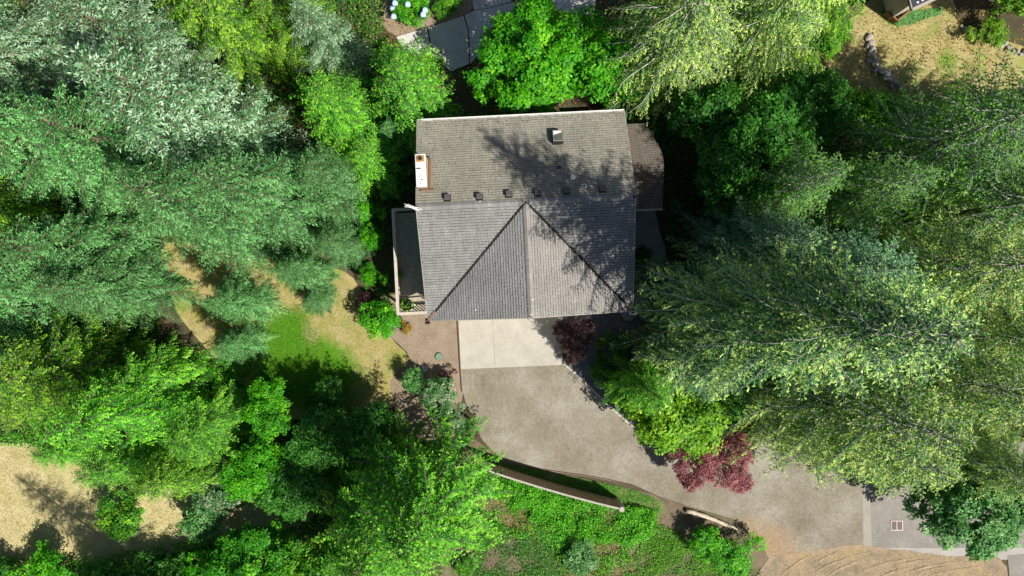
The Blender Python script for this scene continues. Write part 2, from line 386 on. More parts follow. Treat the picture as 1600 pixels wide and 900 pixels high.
def conifer_mesh(name, h, r, seed, clear=0.08, nb=200, droop=0.25, up=0.35, shape=0.9, leaf=0.24, wid=0.085,
                 twig_gap=0.24, leaf_gap=0.13, twiglen=0.42, limb_r=0.035, hang=0.25, bare=0.12, tips=0.35, topbare=0.0, spray=0.70, wood=0.005):
    """returns (crown mesh, limb mesh, trunk mesh)"""
    g = np.random.default_rng(seed)
    u = (np.arange(nb) + g.random(nb) * 0.9) / nb
    zz = h * (clear + (1 - clear) * u ** 0.88) - 0.25
    az = np.arange(nb) * 2.399963 + g.normal(0, 0.35, nb)
    rel = (h - zz) / (h * (1 - clear))
    Lb = r * np.clip(rel, 0.02, 1) ** shape * g.uniform(0.72, 1.12, nb) + 0.18
    sector = 1 + 0.16 * np.sin(az * 2 + seed) + 0.1 * np.sin(az * 5 + seed * 2)
    Lb = Lb * sector
    a1 = up * (1 - rel) * 1.6 - 0.05 + g.normal(0, 0.07, nb)       # rise at the stem
    a2 = droop * (0.35 + rel) * g.uniform(0.7, 1.3, nb)
    bend = g.normal(0, 0.22, nb); wig = g.normal(0, 0.05, nb); wp = g.random(nb) * 6.28; zw = g.normal(0, .05, nb)
    def pos(b, t):
        L_ = Lb[b]; A = az[b] + bend[b] * t ** 1.4 + wig[b] * np.sin(t * 7 + wp[b])
        hr = L_ * t
        z = zz[b] + L_ * (a1[b] * t - a2[b] * t ** 1.8 + 0.10 * np.maximum(t - 0.75, 0) + zw[b] * np.sin(t * 6 + wp[b]))
        return np.stack([np.cos(A) * hr, np.sin(A) * hr, z], -1)
    # limbs (three-sided, tapering)
    K = 9; ts = np.linspace(0, 1, K); B = np.repeat(np.arange(nb), K); T = np.tile(ts, nb)
    PP = pos(B, T).reshape(nb, K, 3)
    rad = (limb_r * (0.35 + Lb[:, None] / max(r, 1)) * (1.05 - ts[None, :]))[..., None]
    side = unit(np.stack([-np.sin(az), np.cos(az), np.zeros(nb)], -1))[:, None, :] * rad
    upv = np.array([0, 0, 1.0])[None, None, :] * rad
    r0 = PP + upv; r1 = PP - upv * 0.5 + side * 0.87; r2 = PP - upv * 0.5 - side * 0.87
    Q = []
    for a, b in ((r0, r1), (r1, r2), (r2, r0)):
        Q.append(np.stack([a[:, :-1], a[:, 1:], b[:, 1:], b[:, :-1]], 2).reshape(-1, 4, 3))
    LQ = np.concatenate(Q)
    # twigs
    nt_ = np.maximum(4, (Lb / twig_gap * 2).astype(int)); tb = np.repeat(np.arange(nb), nt_)
    k = np.concatenate([np.arange(n) for n in nt_]); n_of = nt_[tb]
    br_ = np.clip(bare + topbare * np.clip(1 - rel * 1.7, 0, 1), 0, .7)[tb]
    tt = br_ + (1 - br_) * (k + g.random(len(k)) * 0.8) / n_of
    sgn = np.where(k % 2 == 0, 1.0, -1.0)
    P0 = pos(tb, tt); P1 = pos(tb, np.minimum(tt + 0.03, 1.05)); TG = unit(P1 - P0)
    tl = np.clip(twiglen * Lb[tb] * (1.05 - tt) ** 0.75 * np.clip(tt * 2.6, 0.3, 1), 0.12, 1.35) * g.uniform(0.7, 1.15, len(tt))
    ang = sgn * g.uniform(0.65, 1.15, len(tt))
    ca, sa = np.cos(ang), np.sin(ang)
    TD = np.stack([TG[:, 0] * ca - TG[:, 1] * sa, TG[:, 0] * sa + TG[:, 1] * ca, TG[:, 2] - g.uniform(0, 0.35, len(tt))], -1)
    TD = unit(TD)
    nl = np.maximum(3, (tl / leaf_gap).astype(int)); lb = np.repeat(np.arange(len(tt)), nl)
    kk = np.concatenate([np.arange(n) for n in nl]); s = (kk + g.random(len(kk)) * 0.7) / nl[lb]
    drop = np.zeros((len(lb), 3)); drop[:, 2] = -(hang + .12) * tl[lb] * s ** 1.5
    LP = P0[lb] + TD[lb] * (tl[lb] * s)[:, None] + drop + g.normal(0, 0.02, (len(lb), 3))
    sg = np.where(kk % 2 == 0, 1.0, -1.0) * g.uniform(0.45, 1.15, len(lb)) * (1.15 - 0.7 * s); ca, sa = np.cos(sg), np.sin(sg)
    D = TD[lb]
    HD = TD * np.array([1, 1, 0])
    TN = unit(np.stack([g.normal(0, 0.30, len(tt)), g.normal(0, 0.30, len(tt)), np.ones(len(tt))], -1) + TG * g.uniform(0, .5, (len(tt), 1)) + HD * (0.35 + 0.7 * hang))
    N = unit(TN[lb] + g.normal(0, 0.16, (len(lb), 3)))
    SD = np.cross(N, D)
    LD = unit(D * ca[:, None] + SD * sa[:, None] + np.array([0, 0, -0.2 * hang]) + g.normal(0, 0.12, (len(lb), 3)))
    sz = g.uniform(0.7, 1.25, len(lb))
    V = kites(LP, LD, N, leaf * sz * (1.1 - 0.35 * s), wid * g.uniform(0.75, 1.3, len(lb)))
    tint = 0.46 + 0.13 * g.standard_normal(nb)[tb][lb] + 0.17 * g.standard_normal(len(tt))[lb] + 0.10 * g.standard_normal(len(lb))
    tint += spray * (s - 0.35) + tips * np.clip(tt[lb] - 0.7, 0, 1)  # tint rises towards twig tips and branch ends
    # leader
    nlead = 70; lp = np.stack([g.normal(0, .03, nlead), g.normal(0, .03, nlead), h - 1.0 + g.random(nlead) * 1.0], -1)
    a = g.random(nlead) * 6.283; ld = unit(np.stack([np.cos(a), np.sin(a), g.uniform(0.1, 0.9, nlead)], -1))
    V2 = kites(lp, ld, unit(np.stack([-ld[:, 1], ld[:, 0], np.ones(nlead)], -1)), leaf * 1.1 * np.ones(nlead), wid * np.ones(nlead))
    V = np.concatenate([V, V2]); tint = np.concatenate([tint, np.full(nlead, .6)])
    TW = np.cross(TD, np.array([0, 0, 1.0])) * wood
    TE = P0 + TD * (tl * .9)[:, None]; TE[:, 2] -= hang * tl * .8
    TM = P0 + TD * (tl * .5)[:, None]; TM[:, 2] -= hang * tl * .28
    LQ = np.concatenate([LQ, np.stack([P0 - TW, P0 + TW, TM + TW * .8, TM - TW * .8], 1), np.stack([TM - TW * .8, TM + TW * .8, TE + TW * .2, TE - TW * .2], 1)])
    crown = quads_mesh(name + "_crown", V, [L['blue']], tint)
    limbs = quads_mesh(name + "_limbs", LQ, [M['limb']])
    tr = MB(); R = 0.012 * h + 0.06
    tr.tube([(0, 0, -0.15), (0, 0, 0.3), (0.03, 0.02, h * 0.4), (0, 0.03, h * 0.8), (0, 0, h - 0.2)],
            [R * 1.35, R, R * 0.72, R * 0.28, 0.02], 9)
    return crown, limbs, tr.mesh(name + "_trunk", M['bark'], True)

def broad_mesh(name, h, r, seed, lobes=46, per=330, leaf=0.17, wid=0.11, flat=0.75, base=0.15, lobe_r=0.30, zmin=0.0, stems=5, stem_r=None):
    """broad-leaved crown: leaves on many uneven tufts around a branching stem"""
    g = np.random.default_rng(seed)
    cz = h * (base + (1 - base) * 0.5); rz = h * (1 - base) * 0.5
    d = unit(g.standard_normal((lobes, 3))); d[:, 2] = np.where(d[:, 2] < -0.35, -d[:, 2], d[:, 2])
    ph = g.random(4) * 6.28; A = np.arctan2(d[:, 1], d[:, 0])
    wob = 1 + 0.14 * np.sin(A * 2 + ph[0]) + 0.10 * np.sin(A * 3 + ph[1]) + 0.07 * np.sin(A * 5 + ph[2])
    rr = g.uniform(0.35, 1.0, lobes) ** 0.6
    LC = d * (np.array([r, r, rz]) * (1 - lobe_r * 0.75))[None, :] * (rr * wob)[:, None]; LC[:, 2] += cz
    LR = r * lobe_r * g.uniform(0.55, 1.3, lobes)
    nt = np.maximum(6, (per / 12 * (LR / LR.mean()) ** 2).astype(int)); tb = np.repeat(np.arange(lobes), nt); m = len(tb)
    td = unit(g.standard_normal((m, 3))); td[:, 2] = np.where(td[:, 2] < -0.2, -td[:, 2] * 0.7, td[:, 2])
    rad = g.uniform(0.2, 1.0, m) ** 0.5 * (1 + 0.25 * np.sin(td[:, 0] * 7 + tb) * np.cos(td[:, 1] * 6 + tb * 2))
    TC = LC[tb] + td * np.array([1, 1, flat])[None, :] * (LR[tb] * rad)[:, None]
    TN = unit(td * 0.7 + g.normal(0, 0.35, (m, 3)) + np.array([0, 0, 0.8]))
    ttint = 0.10 * g.standard_normal(lobes)[tb] + 0.16 * g.standard_normal(m)
    q = np.repeat(np.arange(m), 12); n = len(q)
    N = unit(TN[q] + g.normal(0, 0.22, (n, 3)))
    D = g.standard_normal((n, 3)); D = unit(D - N * (D * N).sum(1, keepdims=True)); D[:, 2] -= .12
    rr2 = g.uniform(0, 1.0, n)[:, None] ** .6
    P = TC[q] + D * rr2 * leaf * 0.85
    P[:, 2] = np.maximum(P[:, 2], zmin + 0.03)
    V = kites(P, D, N, leaf * g.uniform(0.6, 1.3, n), wid * g.uniform(0.7, 1.3, n))
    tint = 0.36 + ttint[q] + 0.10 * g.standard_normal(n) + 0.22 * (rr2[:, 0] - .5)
    crown = quads_mesh(name + "_crown", V, [L['bright']], tint)
    R = stem_r or (0.018 * h + 0.02 * r); t = MB(); top = h * max(base, 0.12) + 0.2
    t.tube([(0, 0, -0.1), (0.02, 0, top * 0.5), (0, 0.03, top)], [R * 1.3, R, R * 0.8], 8)
    lm = MB(); idx = g.permutation(lobes)[:min(lobes, stems * 4)]
    for q in idx:
        e = LC[q]; m_ = (np.array([0, 0, top]) * 0.5 + e * 0.5); m_[2] -= 0.08 * h * 0.3
        lm.tube([(0, 0, top * 0.8), tuple(m_), tuple(e)], [R * 0.6, R * 0.35, R * 0.1], 4, False)
    return crown, lm.mesh(name + "_limbs", M['limb_brown']), t.mesh(name + "_trunk", M['bark'], True)

def plant(name, meshes, loc, mat, label, cat, group=None, rz=0.0, sc=(1, 1, 1), lean=(0, 0), limb=None, part='crown'):
    crown, limbs, trunk = meshes
    o = empty(name, loc, rz, label, cat, group); o.scale = sc
    o.rotation_euler = (lean[0], lean[1], rz)
    tk = link("trunk" if part == 'crown' else "stem", trunk, o)
    lb = link("limbs" if part == 'crown' else "twigs", limbs, o)
    cr = link(part, crown, o)
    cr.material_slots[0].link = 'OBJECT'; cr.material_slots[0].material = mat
    if limb is not None:
        lb.material_slots[0].link = 'OBJECT'; lb.material_slots[0].material = limb
    return o

def scatter(name, pix, n, mat, seed, leaf=0.14, wid=0.09, hmax=0.5, clump=1.2, label=None, cat=None, keep=0.5, z0=0.02, upright=False, tmean=0.45):
    """ground cover nobody could count: clumpy leaves over an outline (one object, stuff)"""
    g = np.random.default_rng(seed); W_ = [at(x, y) for x, y in pix]
    xs = [p.x for p in W_]; ys = [p.y for p in W_]
    X = g.uniform(min(xs), max(xs), n * 3); Y = g.uniform(min(ys), max(ys), n * 3)
    ph = g.random(6) * 6.28
    f = (np.sin(X / clump * 1.3 + ph[0]) + np.sin(Y / clump * 1.7 + ph[1]) + np.sin((X + Y) / clump * 0.9 + ph[2])
         + np.sin((X - Y) / clump * 2.3 + ph[3]) + 0.7 * np.sin(X / clump * 4.1 + ph[4]) + 0.7 * np.sin(Y / clump * 3.7 + ph[5])) / 5.4
    f = 0.5 + 0.5 * f
    ok = inside(X, Y, [(p.x, p.y) for p in W_]) & (f + g.normal(0, 0.12, len(X)) > 1 - keep - 0.1)
    X, Y, f = X[ok][:n], Y[ok][:n], f[ok][:n]; m = len(X)
    hh = hmax * np.clip(f, 0.1, 1) * g.uniform(0.25, 1, m) + z0
    P = np.stack([X, Y, hh if not upright else np.full(m, z0)], -1)
    if upright:
        D = unit(np.stack([g.normal(0, .6, m), g.normal(0, .6, m), np.full(m, 0.9)], -1)); N = unit(g.standard_normal((m, 3)))
    else:
        D = unit(np.stack([g.normal(0, 1, m), g.normal(0, 1, m), g.normal(0, 0.35, m)], -1))
        N = unit(np.stack([g.normal(0, .45, m), g.normal(0, .45, m), np.ones(m)], -1))
    V = kites(P, D, N, leaf * g.uniform(0.6, 1.3, m), wid * g.uniform(0.7, 1.3, m))
    t = tmean + 0.25 * (f - 0.5) + g.normal(0, 0.2, m)
    o = link(name, quads_mesh(name, V, [mat], t)); return tag(o, label, cat, None, 'stuff')

# ------------------------------------------------------------------ the setting
gp = MB(); gp.poly([(-260, -260, 0), (260, -260, 0), (260, 260, 0), (-260, 260, 0)])
tag(gp.build('ground', M['floor']), kind='structure')
sheet('lawn', [(255, 385), (310, 380), (400, 400), (470, 415), (540, 425), (575, 470), (600, 515), (640, 560), (660, 600), (600, 640),
               (500, 660), (420, 640), (370, 590), (300, 520), (265, 460)], 0.006, M['lawn'], True, 0.05)
sheet('dry_meadow', [(-260, 660), (0, 690), (110, 700), (260, 760), (470, 770), (480, 815), (330, 850), (150, 880), (-260, 900)], 0.006, M['straw'], True, 0.06)
sheet('bark_bed', [(560, 470), (720, 470), (721, 640), (715, 690), (640, 680), (610, 600), (640, 560), (612, 528), (575, 500)], 0.010, M['bark_mulch'], True, 0.04)
sheet('garden_bed', [(870, 470), (1000, 470), (1060, 560), (1120, 700), (1020, 700), (950, 640), (880, 572)], 0.006, M['gravel_bed'], True, 0.03)
sheet('driveway', [(718, 571), (720, 600), (728, 630), (740, 655), (752, 685), (785, 722), (850, 735), (920, 745), (985, 757), (1030, 775),
                   (1075, 790), (1150, 812), (1190, 850), (1215, 900), (1260, 940), (1480, 960), (1470, 855), (1356, 858), (1357, 690), (1250, 660),
                   (1150, 690), (1050, 720), (1000, 680), (940, 622), (884, 570)], 0.014, M['driveway'], False)
sheet('road', [(1357, 690), (1700, 690), (1700, 856), (1362, 856)], 0.012, M['dark_asphalt'], False)
sheet('road_edge', [(1346, 700), (1357, 700), (1362, 857), (1349, 857)], 0.019, concrete_mat('worn_strip', (0.25, 0.23, 0.195), (0.34, 0.315, 0.27)), False)
sheet('verge', [(1362, 856), (1700, 856), (1700, 872), (1480, 876), (1362, 868)], 0.016, concrete_mat('verge_concrete', (0.30, 0.28, 0.25), (0.38, 0.36, 0.33)), False)
sheet('dirt_patch', [(1195, 880), (1240, 864), (1330, 852), (1400, 858), (1480, 868), (1560, 872), (1575, 905), (1570, 960), (1200, 960)], 0.022, M['dirt'], True, 0.05)
sheet('street', [(1574, 868), (1760, 850), (1760, 1000), (1585, 1000)], 0.026, M['dark_asphalt'], False)
sheet('moss_strip', [(788, 722), (860, 738), (930, 752), (990, 765), (1036, 784), (1038, 800), (1000, 812), (930, 792), (860, 775), (745, 748), (745, 700)], 0.017, M['moss'], True, 0.03)
sheet('earth_slope', [(730, 700), (800, 722), (1035, 775), (1090, 792), (1160, 812), (1200, 850), (1225, 900), (1240, 960), (730, 960)], 0.009, M['earth'], True, 0.04)
sheet('grass_clearing', [(1270, 60), (1330, 30), (1380, -10), (1480, -10), (1500, 40), (1560, 60), (1640, 90), (1680, 140), (1560, 140), (1490, 170), (1400, 170),
                         (1380, 210), (1290, 190), (1300, 120)], 0.007, M['lawn_far'], True, 0.05)
sheet('dry_clearing', [(1420, 330), (1520, 320), (1600, 400), (1640, 480), (1560, 500), (1450, 440)], 0.006, M['straw'], True, 0.08)
# tyre tracks: low ridges of churned dirt
tm = MB()
for kk in range(13):
    x0 = 1215 + kk * 19 + random.uniform(-12, 12); a = (x0, 912); c = (x0 + random.uniform(70, 120) + kk * 2, 857 + kk * 2.2 + random.uniform(-3, 3)); b = (x0 + 25, 876 + kk * 1.2)
    A, B, D = at(*a), at(*b), at(*c); P = []
    t0, t1 = sorted((random.random(), random.random())); t1 = min(1, t1 + .35)
    for i in range(26):
        t = t0 + (t1 - t0) * i / 25; p = A * (1 - t) ** 2 + B * 2 * t * (1 - t) + D * t * t
        P.append((p.x + random.uniform(-.03, .03), p.y + random.uniform(-.03, .03), 0.0))
    tm.tube(P, [0.03 + 0.06 * math.sin(3.14 * i / 25) * random.uniform(.4, 1.2) for i in range(26)], 5)
tm.v = [(x, y, z * .42 + .012) for x, y, z in tm.v]
tag(tm.build('tyre_ruts', M['rut'], smooth=True), kind='structure')

# concrete apron: slabs side by side
apr = MB(); A = [at(*p).xy for p in ((713, 440), (720, 577), (884, 570), (878, 440))]
def lerp(a, b, t): return a * (1 - t) + b * t
apron = empty('concrete_apron', (0, 0, 0)); apron["kind"] = 'structure'
us = [0, 0.325, 1.0]
for i in range(2):
    e = 0.006
    q = [lerp(A[0], A[3], us[i]), lerp(A[1], A[2], us[i]), lerp(A[1], A[2], us[i + 1]), lerp(A[0], A[3], us[i + 1])]
    c = sum(q, Vector((0, 0))) / 4; q = [p + (c - p).normalized() * 0.012 for p in q]
    m = MB(); n = [(p.x, p.y, 0.045) for p in q]; lo = [(p.x, p.y, -0.02) for p in q]
    m.v = lo + n; m.f = [(4, 5, 6, 7), (0, 1, 5, 4), (1, 2, 6, 5), (2, 3, 7, 6), (3, 0, 4, 7)]
    m.build('slab', M['concrete'], apron)
# side path east of the house
sheet('side_path', [(975, 320), (1018, 322), (1030, 360), (1041, 400), (1030, 440), (1008, 480), (975, 500), (960, 420)], 0.02, concrete_mat('path_grey', (0.26, 0.26, 0.26), (0.34, 0.34, 0.34)), True, 0.0, thick=0.04)
# front walk at the top: three slabs
walk = empty('front_walk', (0, 0, 0)); walk["kind"] = 'structure'
for q in ([(620, 58), (667, 44), (675, 86), (632, 84)], [(669, 43.5), (724, 25), (731, 48), (733, 100), (704, 112), (678, 88)],
          [(726, 24), (741, 17), (762, 14), (800, 4), (930, -4), (930, 22), (790, 42), (735, 100), (733, 48)],
          [(734, -22), (800, -30), (798, 3), (762, 13), (741, 16)]):
    p = [at(*a).xy for a in q]; m = MB(); n = len(p); m.v = [(a.x, a.y, -0.02) for a in p] + [(a.x, a.y, 0.06) for a in p]
    m.f = [tuple(range(n, 2 * n))] + [(i, (i + 1) % n, n + (i + 1) % n, n + i) for i in range(n)]
    m.build('slab', M['path_concrete'], walk)
sheet('planting_bed', [(600, -30), (740, -30), (741, 14), (724, 23), (667, 42), (618, 56), (590, 20)], 0.012, M['bark_mulch'], True, 0.03)

# kerb stones along the east side of the driveway
kerb = empty('driveway_kerb', (0, 0, 0), 0, 'thin pale stone kerb curving along the right edge of the driveway below the red shrubs', 'kerb')
kp = [at(x, y).xy for x, y in ((880, 568), (900, 584), (920, 603), (938, 621), (956, 638), (975, 655), (994, 670), (1014, 685), (1036, 700))]
for i in range(len(kp) - 1):
    for j in range(2):
        a = lerp(kp[i], kp[i + 1], j / 2 + .02); b = lerp(kp[i], kp[i + 1], j / 2 + .48)
        m = MB(); m.beam((a.x, a.y, 0.03), (b.x, b.y, 0.03), 0.10, 0.10); m.build('kerb_stone', M['kerb'], kerb)
# steel edging along the south side
ed = MB(); P = [at(x, y).xy for x, y in ((786, 719), (820, 728), (860, 735), (910, 742), (950, 749), (990, 758), (1020, 772), (1045, 786))]
for a, b in zip(P, P[1:]): ed.beam((a.x, a.y, 0.02), (b.x, b.y, 0.02), 0.035, 0.08)
tag(ed.build('garden_edging', M['edging']), 'dark rusty steel edging strip between driveway and mossy bank', 'edging')
ed = MB(); ed.beam(at(714.5, 499, 0.03), at(719, 576, 0.03), 0.05, 0.1); ed.beam(at(719, 576, 0.03), at(722, 612, 0.03), 0.05, 0.1)
tag(ed.build('border_strip', M['edging']), 'straight dark strip between brown bark bed and pale concrete apron', 'edging')

# ------------------------------------------------------------------ the house
TH = math.radians(2.8); HC = Vector((0.7175, 4.457, 0))
ZR, K = 7.7, 2.5 / 6.0            # ridge height, pitch
UL, UR, VN, VS = -5.675, 5.675, 4.95, -6.0
KU = 2.5 / 5.675
house = empty('house', HC, TH, 'low house with grey shingle roof, six square vents and crossing ridges beside the driveway', 'house')
def hz_ns(v): return ZR - K * abs(v)
def hz_u(u): return ZR - KU * abs(u)
def roof_plane(fz, corner_pts, name_base, mat, rows, interval, along_u, exposure, tabw, seed, parent=None, hh=0.028):
    """rows of shingle tabs; rows: list of down-slope coordinates; interval(c)->(a,b) along the row"""
    par = parent or house
    und = MB(); und.poly([(u, v, fz(u, v) - 0.012) for u, v in corner_pts])
    und.poly([(u, v, fz(u, v) - 0.16) for u, v in reversed(corner_pts)])
    n = len(corner_pts)
    for i in range(n):
        (a, b), (c, d) = corner_pts[i], corner_pts[(i + 1) % n]
        und.poly([(a, b, fz(a, b) - 0.16), (c, d, fz(c, d) - 0.16), (c, d, fz(c, d) - 0.012), (a, b, fz(a, b) - 0.012)])
    pl = und.build('roof_plane', M['underlay'], par)
    r = random.Random(seed); V = []; T = []
    for k, (c0, c1) in enumerate(rows):          # c0 up-slope, c1 down-slope edge
        a, b = interval((c0 + c1) / 2)
        if b - a < 0.05: continue
        x = a - r.random() * tabw; rt = r.gauss(0, 0.05)
        while x < b:
            w = tabw * r.uniform(0.8, 1.2); x0 = max(a, x + 0.004); x1 = min(b, x + w - 0.004); x += w
            if x1 - x0 < 0.03: continue
            lift = hh * r.uniform(0.75, 1.35); ins = r.uniform(-0.008, 0.008) * (1 if c1 > c0 else -1)
            def p(c, s, dz):
                u, v = (s, c) if along_u else (c, s)
                return (u, v, fz(u, v) + dz)
            cg = c0 + (0.02 if c1 > c0 else -0.02)  # gap bares the dark underlay, standing in for shadow lines between courses
            tl, tr_, br, bl = p(cg, x0, 0.002), p(cg, x1, 0.002), p(c1 + ins, x1, lift), p(c1 + ins, x0, lift)
            b2, b3 = p(c1 + ins, x1, -0.01), p(c1 + ins, x0, -0.01)
            t3, t4 = p(c0, x1, -0.01), p(c0, x0, -0.01)
            t = min(1, max(0, r.gauss(0.5, 0.10) + rt))
            for q in ((tl, tr_, br, bl), (bl, br, b2, b3), (tr_, br, b2, t3), (tl, bl, b3, t4)):
                V.append(q); T.append(t)
    me = quads_mesh('shingle_courses', np.array(V), [mat], np.array(T))
    o = link('shingle_courses', me, pl); o["kind"] = 'stuff'; return pl
def rows_of(start, end, exp):
    n = int(round(abs(end - start) / exp)); s = (end - start) / n
    return [(start + s * i, start + s * (i + 1)) for i in range(n)]
EXP = 0.14
north = roof_plane(lambda u, v: hz_ns(v), [(UL, 0), (UR, 0), (UR, VN), (UL, VN)], 'n', M['shingle_n'], rows_of(0.05, VN, EXP), lambda c: (UL, UR), True, EXP, 0.19, 1)
va = lambda v: abs(v) * 5.675 / 6.0          # |u| of the valley at v
south_l = roof_plane(lambda u, v: hz_ns(v), [(UL, 0), (UL, VS), (-0.001, 0)], 'sl', M['shingle_s'], rows_of(-0.05, VS, EXP), lambda c: (UL, -va(c)), True, EXP, 0.19, 2)
south_r = roof_plane(lambda u, v: hz_ns(v), [(UR, 0), (0.001, 0), (UR, VS)], 'sr', M['shingle_s'], rows_of(-0.05, VS, EXP), lambda c: (va(c), UR), True, EXP, 0.19, 3)
gab_l = roof_plane(lambda u, v: hz_u(u), [(0, 0), (UL, VS), (0, VS)], 'gl', M['shingle_s'], rows_of(-0.05, UL, EXP), lambda c: (VS, -abs(c) * 6.0 / 5.675), False, EXP, 0.19, 4)
gab_r = roof_plane(lambda u, v: hz_u(u), [(0, 0), (0, VS), (UR, VS)], 'gr', M['shingle_w'], rows_of(0.05, UR, EXP), lambda c: (VS, -abs(c) * 6.0 / 5.675), False, EXP, 0.19, 5)
# ridge caps
def caps(along_u, a, b, mat, seed):
    r = random.Random(seed); V = []; T = []; s = 0.16; n = int(abs(b - a) / s); sg = 1 if b > a else -1
    for i in range(n):
        c0 = a + sg * s * i; c1 = c0 + sg * (s * 1.08); t = r.gauss(0.5, 0.16)
        for sd in (-1, 1):
            w = 0.15 * sd; dk = 0.15 * K
            def p(c, o, dz): return (c, o, ZR + dz) if along_u else (o, c, ZR + dz)
            q = [p(c0, 0, 0.03), p(c1, 0, 0.055), p(c1, w, 0.055 - dk), p(c0, w, 0.03 - dk)]
            V.append(q); T.append(t)
            V.append([p(c1, 0, 0.055), p(c1, w, 0.055 - dk), p(c1, w, 0.01 - dk), p(c1, 0, 0.01)]); T.append(t)
            V.append([q[2], q[3], p(c0, w, -dk - 0.01), p(c1, w, -dk - 0.01)]); T.append(t)
    o = link('ridge_caps', quads_mesh('ridge_caps', np.array(V), [mat], np.array(T)), house); o["kind"] = 'stuff'
caps(True, UL, UR, M['shingle_s'], 8); caps(False, -0.05, VS, M['shingle_w'], 9)
# valleys
for s in (-1, 1):
    m = MB(); n = 12
    for i in range(n):
        a = i / n; b = (i + 1) / n
        w = 0.06
        A_ = Vector((s * 5.675 * a, VS * a, ZR - 2.5 * a + 0.045)); B_ = Vector((s * 5.675 * b, VS * b, ZR - 2.5 * b + 0.045))
        m.beam(A_, B_, w * 2, 0.02)
    vo = m.build('valley_flashing', M['valley'], house)
    # box gutter head at the foot of the valley
    e = Vector((s * 5.70, VS - 0.02, 5.13)); g = MB(); R_ = 0.30
    for c, d in (((0, -R_ / 2 - .02, 0), (R_, .05, .16)), ((-R_ / 2, 0, 0), (.05, R_, .16)), ((R_ / 2, 0, 0), (.05, R_, .16))):
        g.box(e + Vector(c), d)
    g.build('rain_head', M['white'] if s > 0 else M['valley_rust'], house)
    g = MB(); g.box(e + Vector((0, 0, -0.10)), (R_, R_, 0.03)); g.build('rain_head_floor', M['black'] if s < 0 else M['darkgrey'], house)
    g = MB(); g.beam(Vector((s * 5.2, -5.5, ZR - 2.5 * .916 + 0.08)), Vector((s * 5.62, -5.94, ZR - 2.5 * .99 + 0.08)), 0.14, 0.02); g.build('valley_foot', M['valley_rust'], house)
    g = MB(); g.tube([e + Vector((0, 0, -.1)), e + Vector((-s * .5, .5, -.9)), e + Vector((-s * .5, .5, -5.1))], 0.04, 8); g.build('downspout', M['trim'], house)
# walls
WU, WN, WS = 5.2, 4.4, -5.45
def house_wall(name, pts, mat=M['siding']):
    m = MB(); n = len(pts); c = sum((Vector(p) for p in pts), Vector()) / n
    m.poly(pts); return m.build(name, mat, house)
zt = hz_ns(WN) - 0.17; zs = hz_ns(WS) - 0.17
house_wall('wall', [(-WU, WN, 0), (WU, WN, 0), (WU, WN, zt), (-WU, WN, zt)])
for s in (-1, 1):
    house_wall('wall', [(s * WU, WN, 0), (s * WU, WS, 0), (s * WU, WS, zs), (s * WU, 0, ZR - .17), (s * WU, WN, zt)])
house_wall('wall', [(-WU, WS, 0), (WU, WS, 0), (WU, WS, hz_u(WU) - .17), (0, WS, ZR - .17), (-WU, WS, hz_u(WU) - .17)])
for u0, u1 in ((-2.6, 2.4),):
    gd = MB(); gd.box(((u0 + u1) / 2, WS - 0.03, 1.1), (u1 - u0, 0.05, 2.2)); go = gd.build('garage_door', M['white'], house)
    for k in range(4):
        p_ = MB(); p_.box(((u0 + u1) / 2, WS - 0.06, 0.3 + k * .54), (u1 - u0 - .1, 0.03, 0.48)); p_.build('panel', M['white'], go)
for u in (-4.2, 4.0):
    w = MB(); w.box((u, WS - 0.03, 4.0), (1.3, 0.06, 1.1)); wo = w.build('window', M['white'], house)
    w = MB(); w.box((u, WS - 0.065, 4.0), (1.15, 0.02, .95)); w.build('pane', M['glass'], wo)
for v in (-3.8, -1.2):
    w = MB(); w.box((-WU - 0.03, v, 3.65), (0.06, 1.6, 2.0)); wo = w.build('window', M['white'], house)
    w = MB(); w.box((-WU - 0.065, v, 3.65), (0.02, 1.4, 1.8)); w.build('pane', M['glass'], wo)
# fascia, rakes, gutter
g = MB(); ze = hz_ns(VN)
g.box((0, VN + 0.09, ze - 0.03), (UR - UL, 0.03, 0.11)); g.box((0, VN + 0.02, ze - 0.09), (UR - UL, 0.14, 0.02)); g.box((0, VN + .005, ze - 0.03), (UR - UL, 0.02, 0.10))
g.build('gutter', M['white'], house)
for s in (-1, 1):
    for v1, nm in ((VN, 'rake_board'), (VS, 'rake_board')):
        g = MB(); g.beam((s * (UR + 0.02), 0, ZR - 0.1), (s * (UR + 0.02), v1, hz_ns(v1) - 0.1), 0.035, 0.19); g.build(nm, M['trim'], house)
    g = MB(); g.beam((0, VS - 0.02, ZR - 0.1), (s * UR, VS - 0.02, hz_u(UR) - 0.1), 0.035, 0.19); g.build('rake_board', M['trim'], house)

def hl(px, py, z):
    """photo pixel at height z -> house coordinates"""
    p = at(px, py, z) - HC; c, s = math.cos(TH), math.sin(TH)
    return Vector((p.x * c + p.y * s, -p.x * s + p.y * c, z))
def on_roof(px, py):
    z = 7.2
    for _ in range(8): q = hl(px, py, z); z = hz_ns(q.y)
    return q
tilt = Matrix.Rotation(-math.atan(K), 3, 'X')
# six square vents
for i, (px, py) in enumerate(((699, 310), (749, 308.5), (795, 304.5), (840, 302.5), (885, 299.5), (941, 296.5))):
    q = on_roof(px, py); vt = empty('roof_vent', q, 0); vt.parent = house; vt.rotation_euler = tilt.to_euler()
    m = MB(); m.box((0, 0, 0.02), (0.38, 0.38, 0.03)); m.box((0, 0, 0.07), (0.24, 0.24, 0.10)); m.build('base', M['black'], vt)
    m = MB(); m.box((0, 0, 0.155), (0.31, 0.31, 0.06)); m.build('hood', M['vent'], vt, bevel=0.015)
